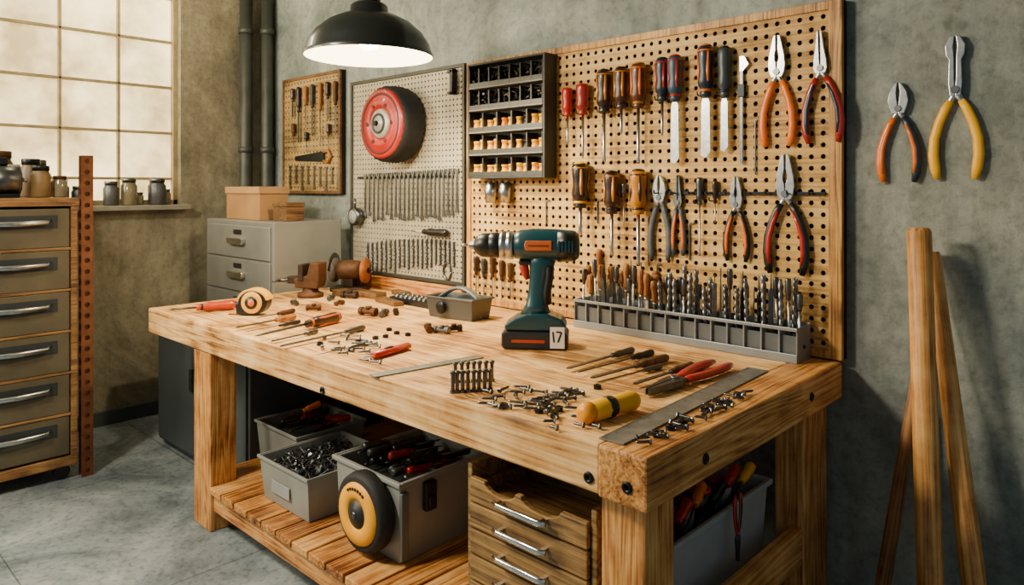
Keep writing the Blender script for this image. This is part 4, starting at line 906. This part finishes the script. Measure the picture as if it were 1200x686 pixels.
mk('motor_body',MB().lathe([(.05,-.08),(.075,-.07),(.078,.07),(.05,.08)],(0,0,.09),(1,0,0),24,flute=.08),DSTEEL,parent=mo)
mk('foot',MB().bx(-.07,.07,-.05,.05,0,.02),BSTEEL,.003,mo)
mk('terminal_box',MB().bx(-.02,.02,-.02,.02,.165,.2),BSTEEL,.003,mo)
mk('axle',MB().lathe([(.012,.08),(.012,.1)],(0,0,.09),(1,0,0),10),STEEL,parent=mo)
GS2='jars on the window sill'
for u,r,h in ((130,.045,.15),(151,.05,.17),(184,.055,.17),(165,.03,.08),(70,.05,.16),(197,.03,.1),(92,.04,.12)):
    p=at_x(u,238,-4.965)
    jar(-4.965 - (0.035 if r<.04 else 0),p.y,wz0+.003,r,h,glassy if u%2 else pbr('#5a5c5f',.4,.5,.2,12),DSTEEL,'dusty glass jar on the window sill',GS2)
p=at_x(48,238,-4.96);solo('sill_box','small brown box on the window sill','box',MB().bx(-.05,.05,-.08,.08,0,.15),RUST,(-4.96,p.y,wz0+.003),bevel=.004)
# ================================================================ POLES
GP='wooden poles against the wall'
def pole(p0,p1,r0,r1,label,mat):
    p0=Vector(p0);p1=Vector(p1);L=(p1-p0).length
    q=(p1-p0).to_track_quat('Z','Y').to_matrix()
    solo('wooden_pole',label,'pole',MB().lathe([(r0*.9,0),(r0,.01),(r0*.97,L*.4),(r1,L-.012),(r1*.85,L)],seg=20),mat,p0,q,group=GP)
pole((-.5316,2.30,.005),at_y(1077,268,2.50),.036,.035,'thick pale wooden pole leaning against the wall',W_POLE)
pole((-.405,2.36,.005),at_y(1093,296,2.585),.033,.022,'pale wooden pole leaning behind another pole',W_POLE)
pole((-.735,2.40,.005),at_y(1082,402,2.595),.022,.018,'thin brown wooden pole leaning against the wall',W_POLED)
# ================================================================ LIGHTS / WORLD / CAMERA
def light(name,kind,loc,energy,color,target=None,**kw):
    ld=bpy.data.lights.new(name,kind);ld.energy=energy;ld.color=color
    for k_,v_ in kw.items():setattr(ld,k_,v_)
    o=link(bpy.data.objects.new(name,ld));o.location=loc
    if target is not None:o.rotation_euler=(Vector(target)-Vector(loc)).to_track_quat('-Z','Y').to_euler()
    return o
light('key_light','AREA',(-2.8,-.3,2.7),100,(1,.87,.66),(-1.6,2.2,1.0),shape='RECTANGLE',size=.5,size_y=.35)
light('pendant_light','SPOT',(-2.66,1.889,2.10),105,(1,.82,.54),(-2.66,1.889,0),spot_size=math.radians(160),spot_blend=.5,shadow_soft_size=.06)
light('added_window_fill','AREA',(-4.7,-.5,2.2),115,(1,.87,.6),(-2.6,2.0,.9),shape='RECTANGLE',size=1.1,size_y=1.3)  # added fill lamp out of view, no window here; boosts the window side
light('added_glow_fill','POINT',(-4.45,1.5,2.95),22,(1,.85,.55),shadow_soft_size=.1)  # added point lamp above view, imitates hazy window glow on the left wall
w=bpy.data.worlds.new('world');scene.world=w;w.use_nodes=True;bg=w.node_tree.nodes['Background'];bg.inputs[0].default_value=(.66,.8,.88,1);bg.inputs[1].default_value=.32
cam=bpy.data.cameras.new('camera');cam.sensor_width=36;cam.lens=F/1200*36;cam.shift_y=-123/1200
co=link(bpy.data.objects.new('camera',cam));co.location=(0,0,EYE);co.rotation_euler=(math.pi/2,0,YAW);scene.camera=co
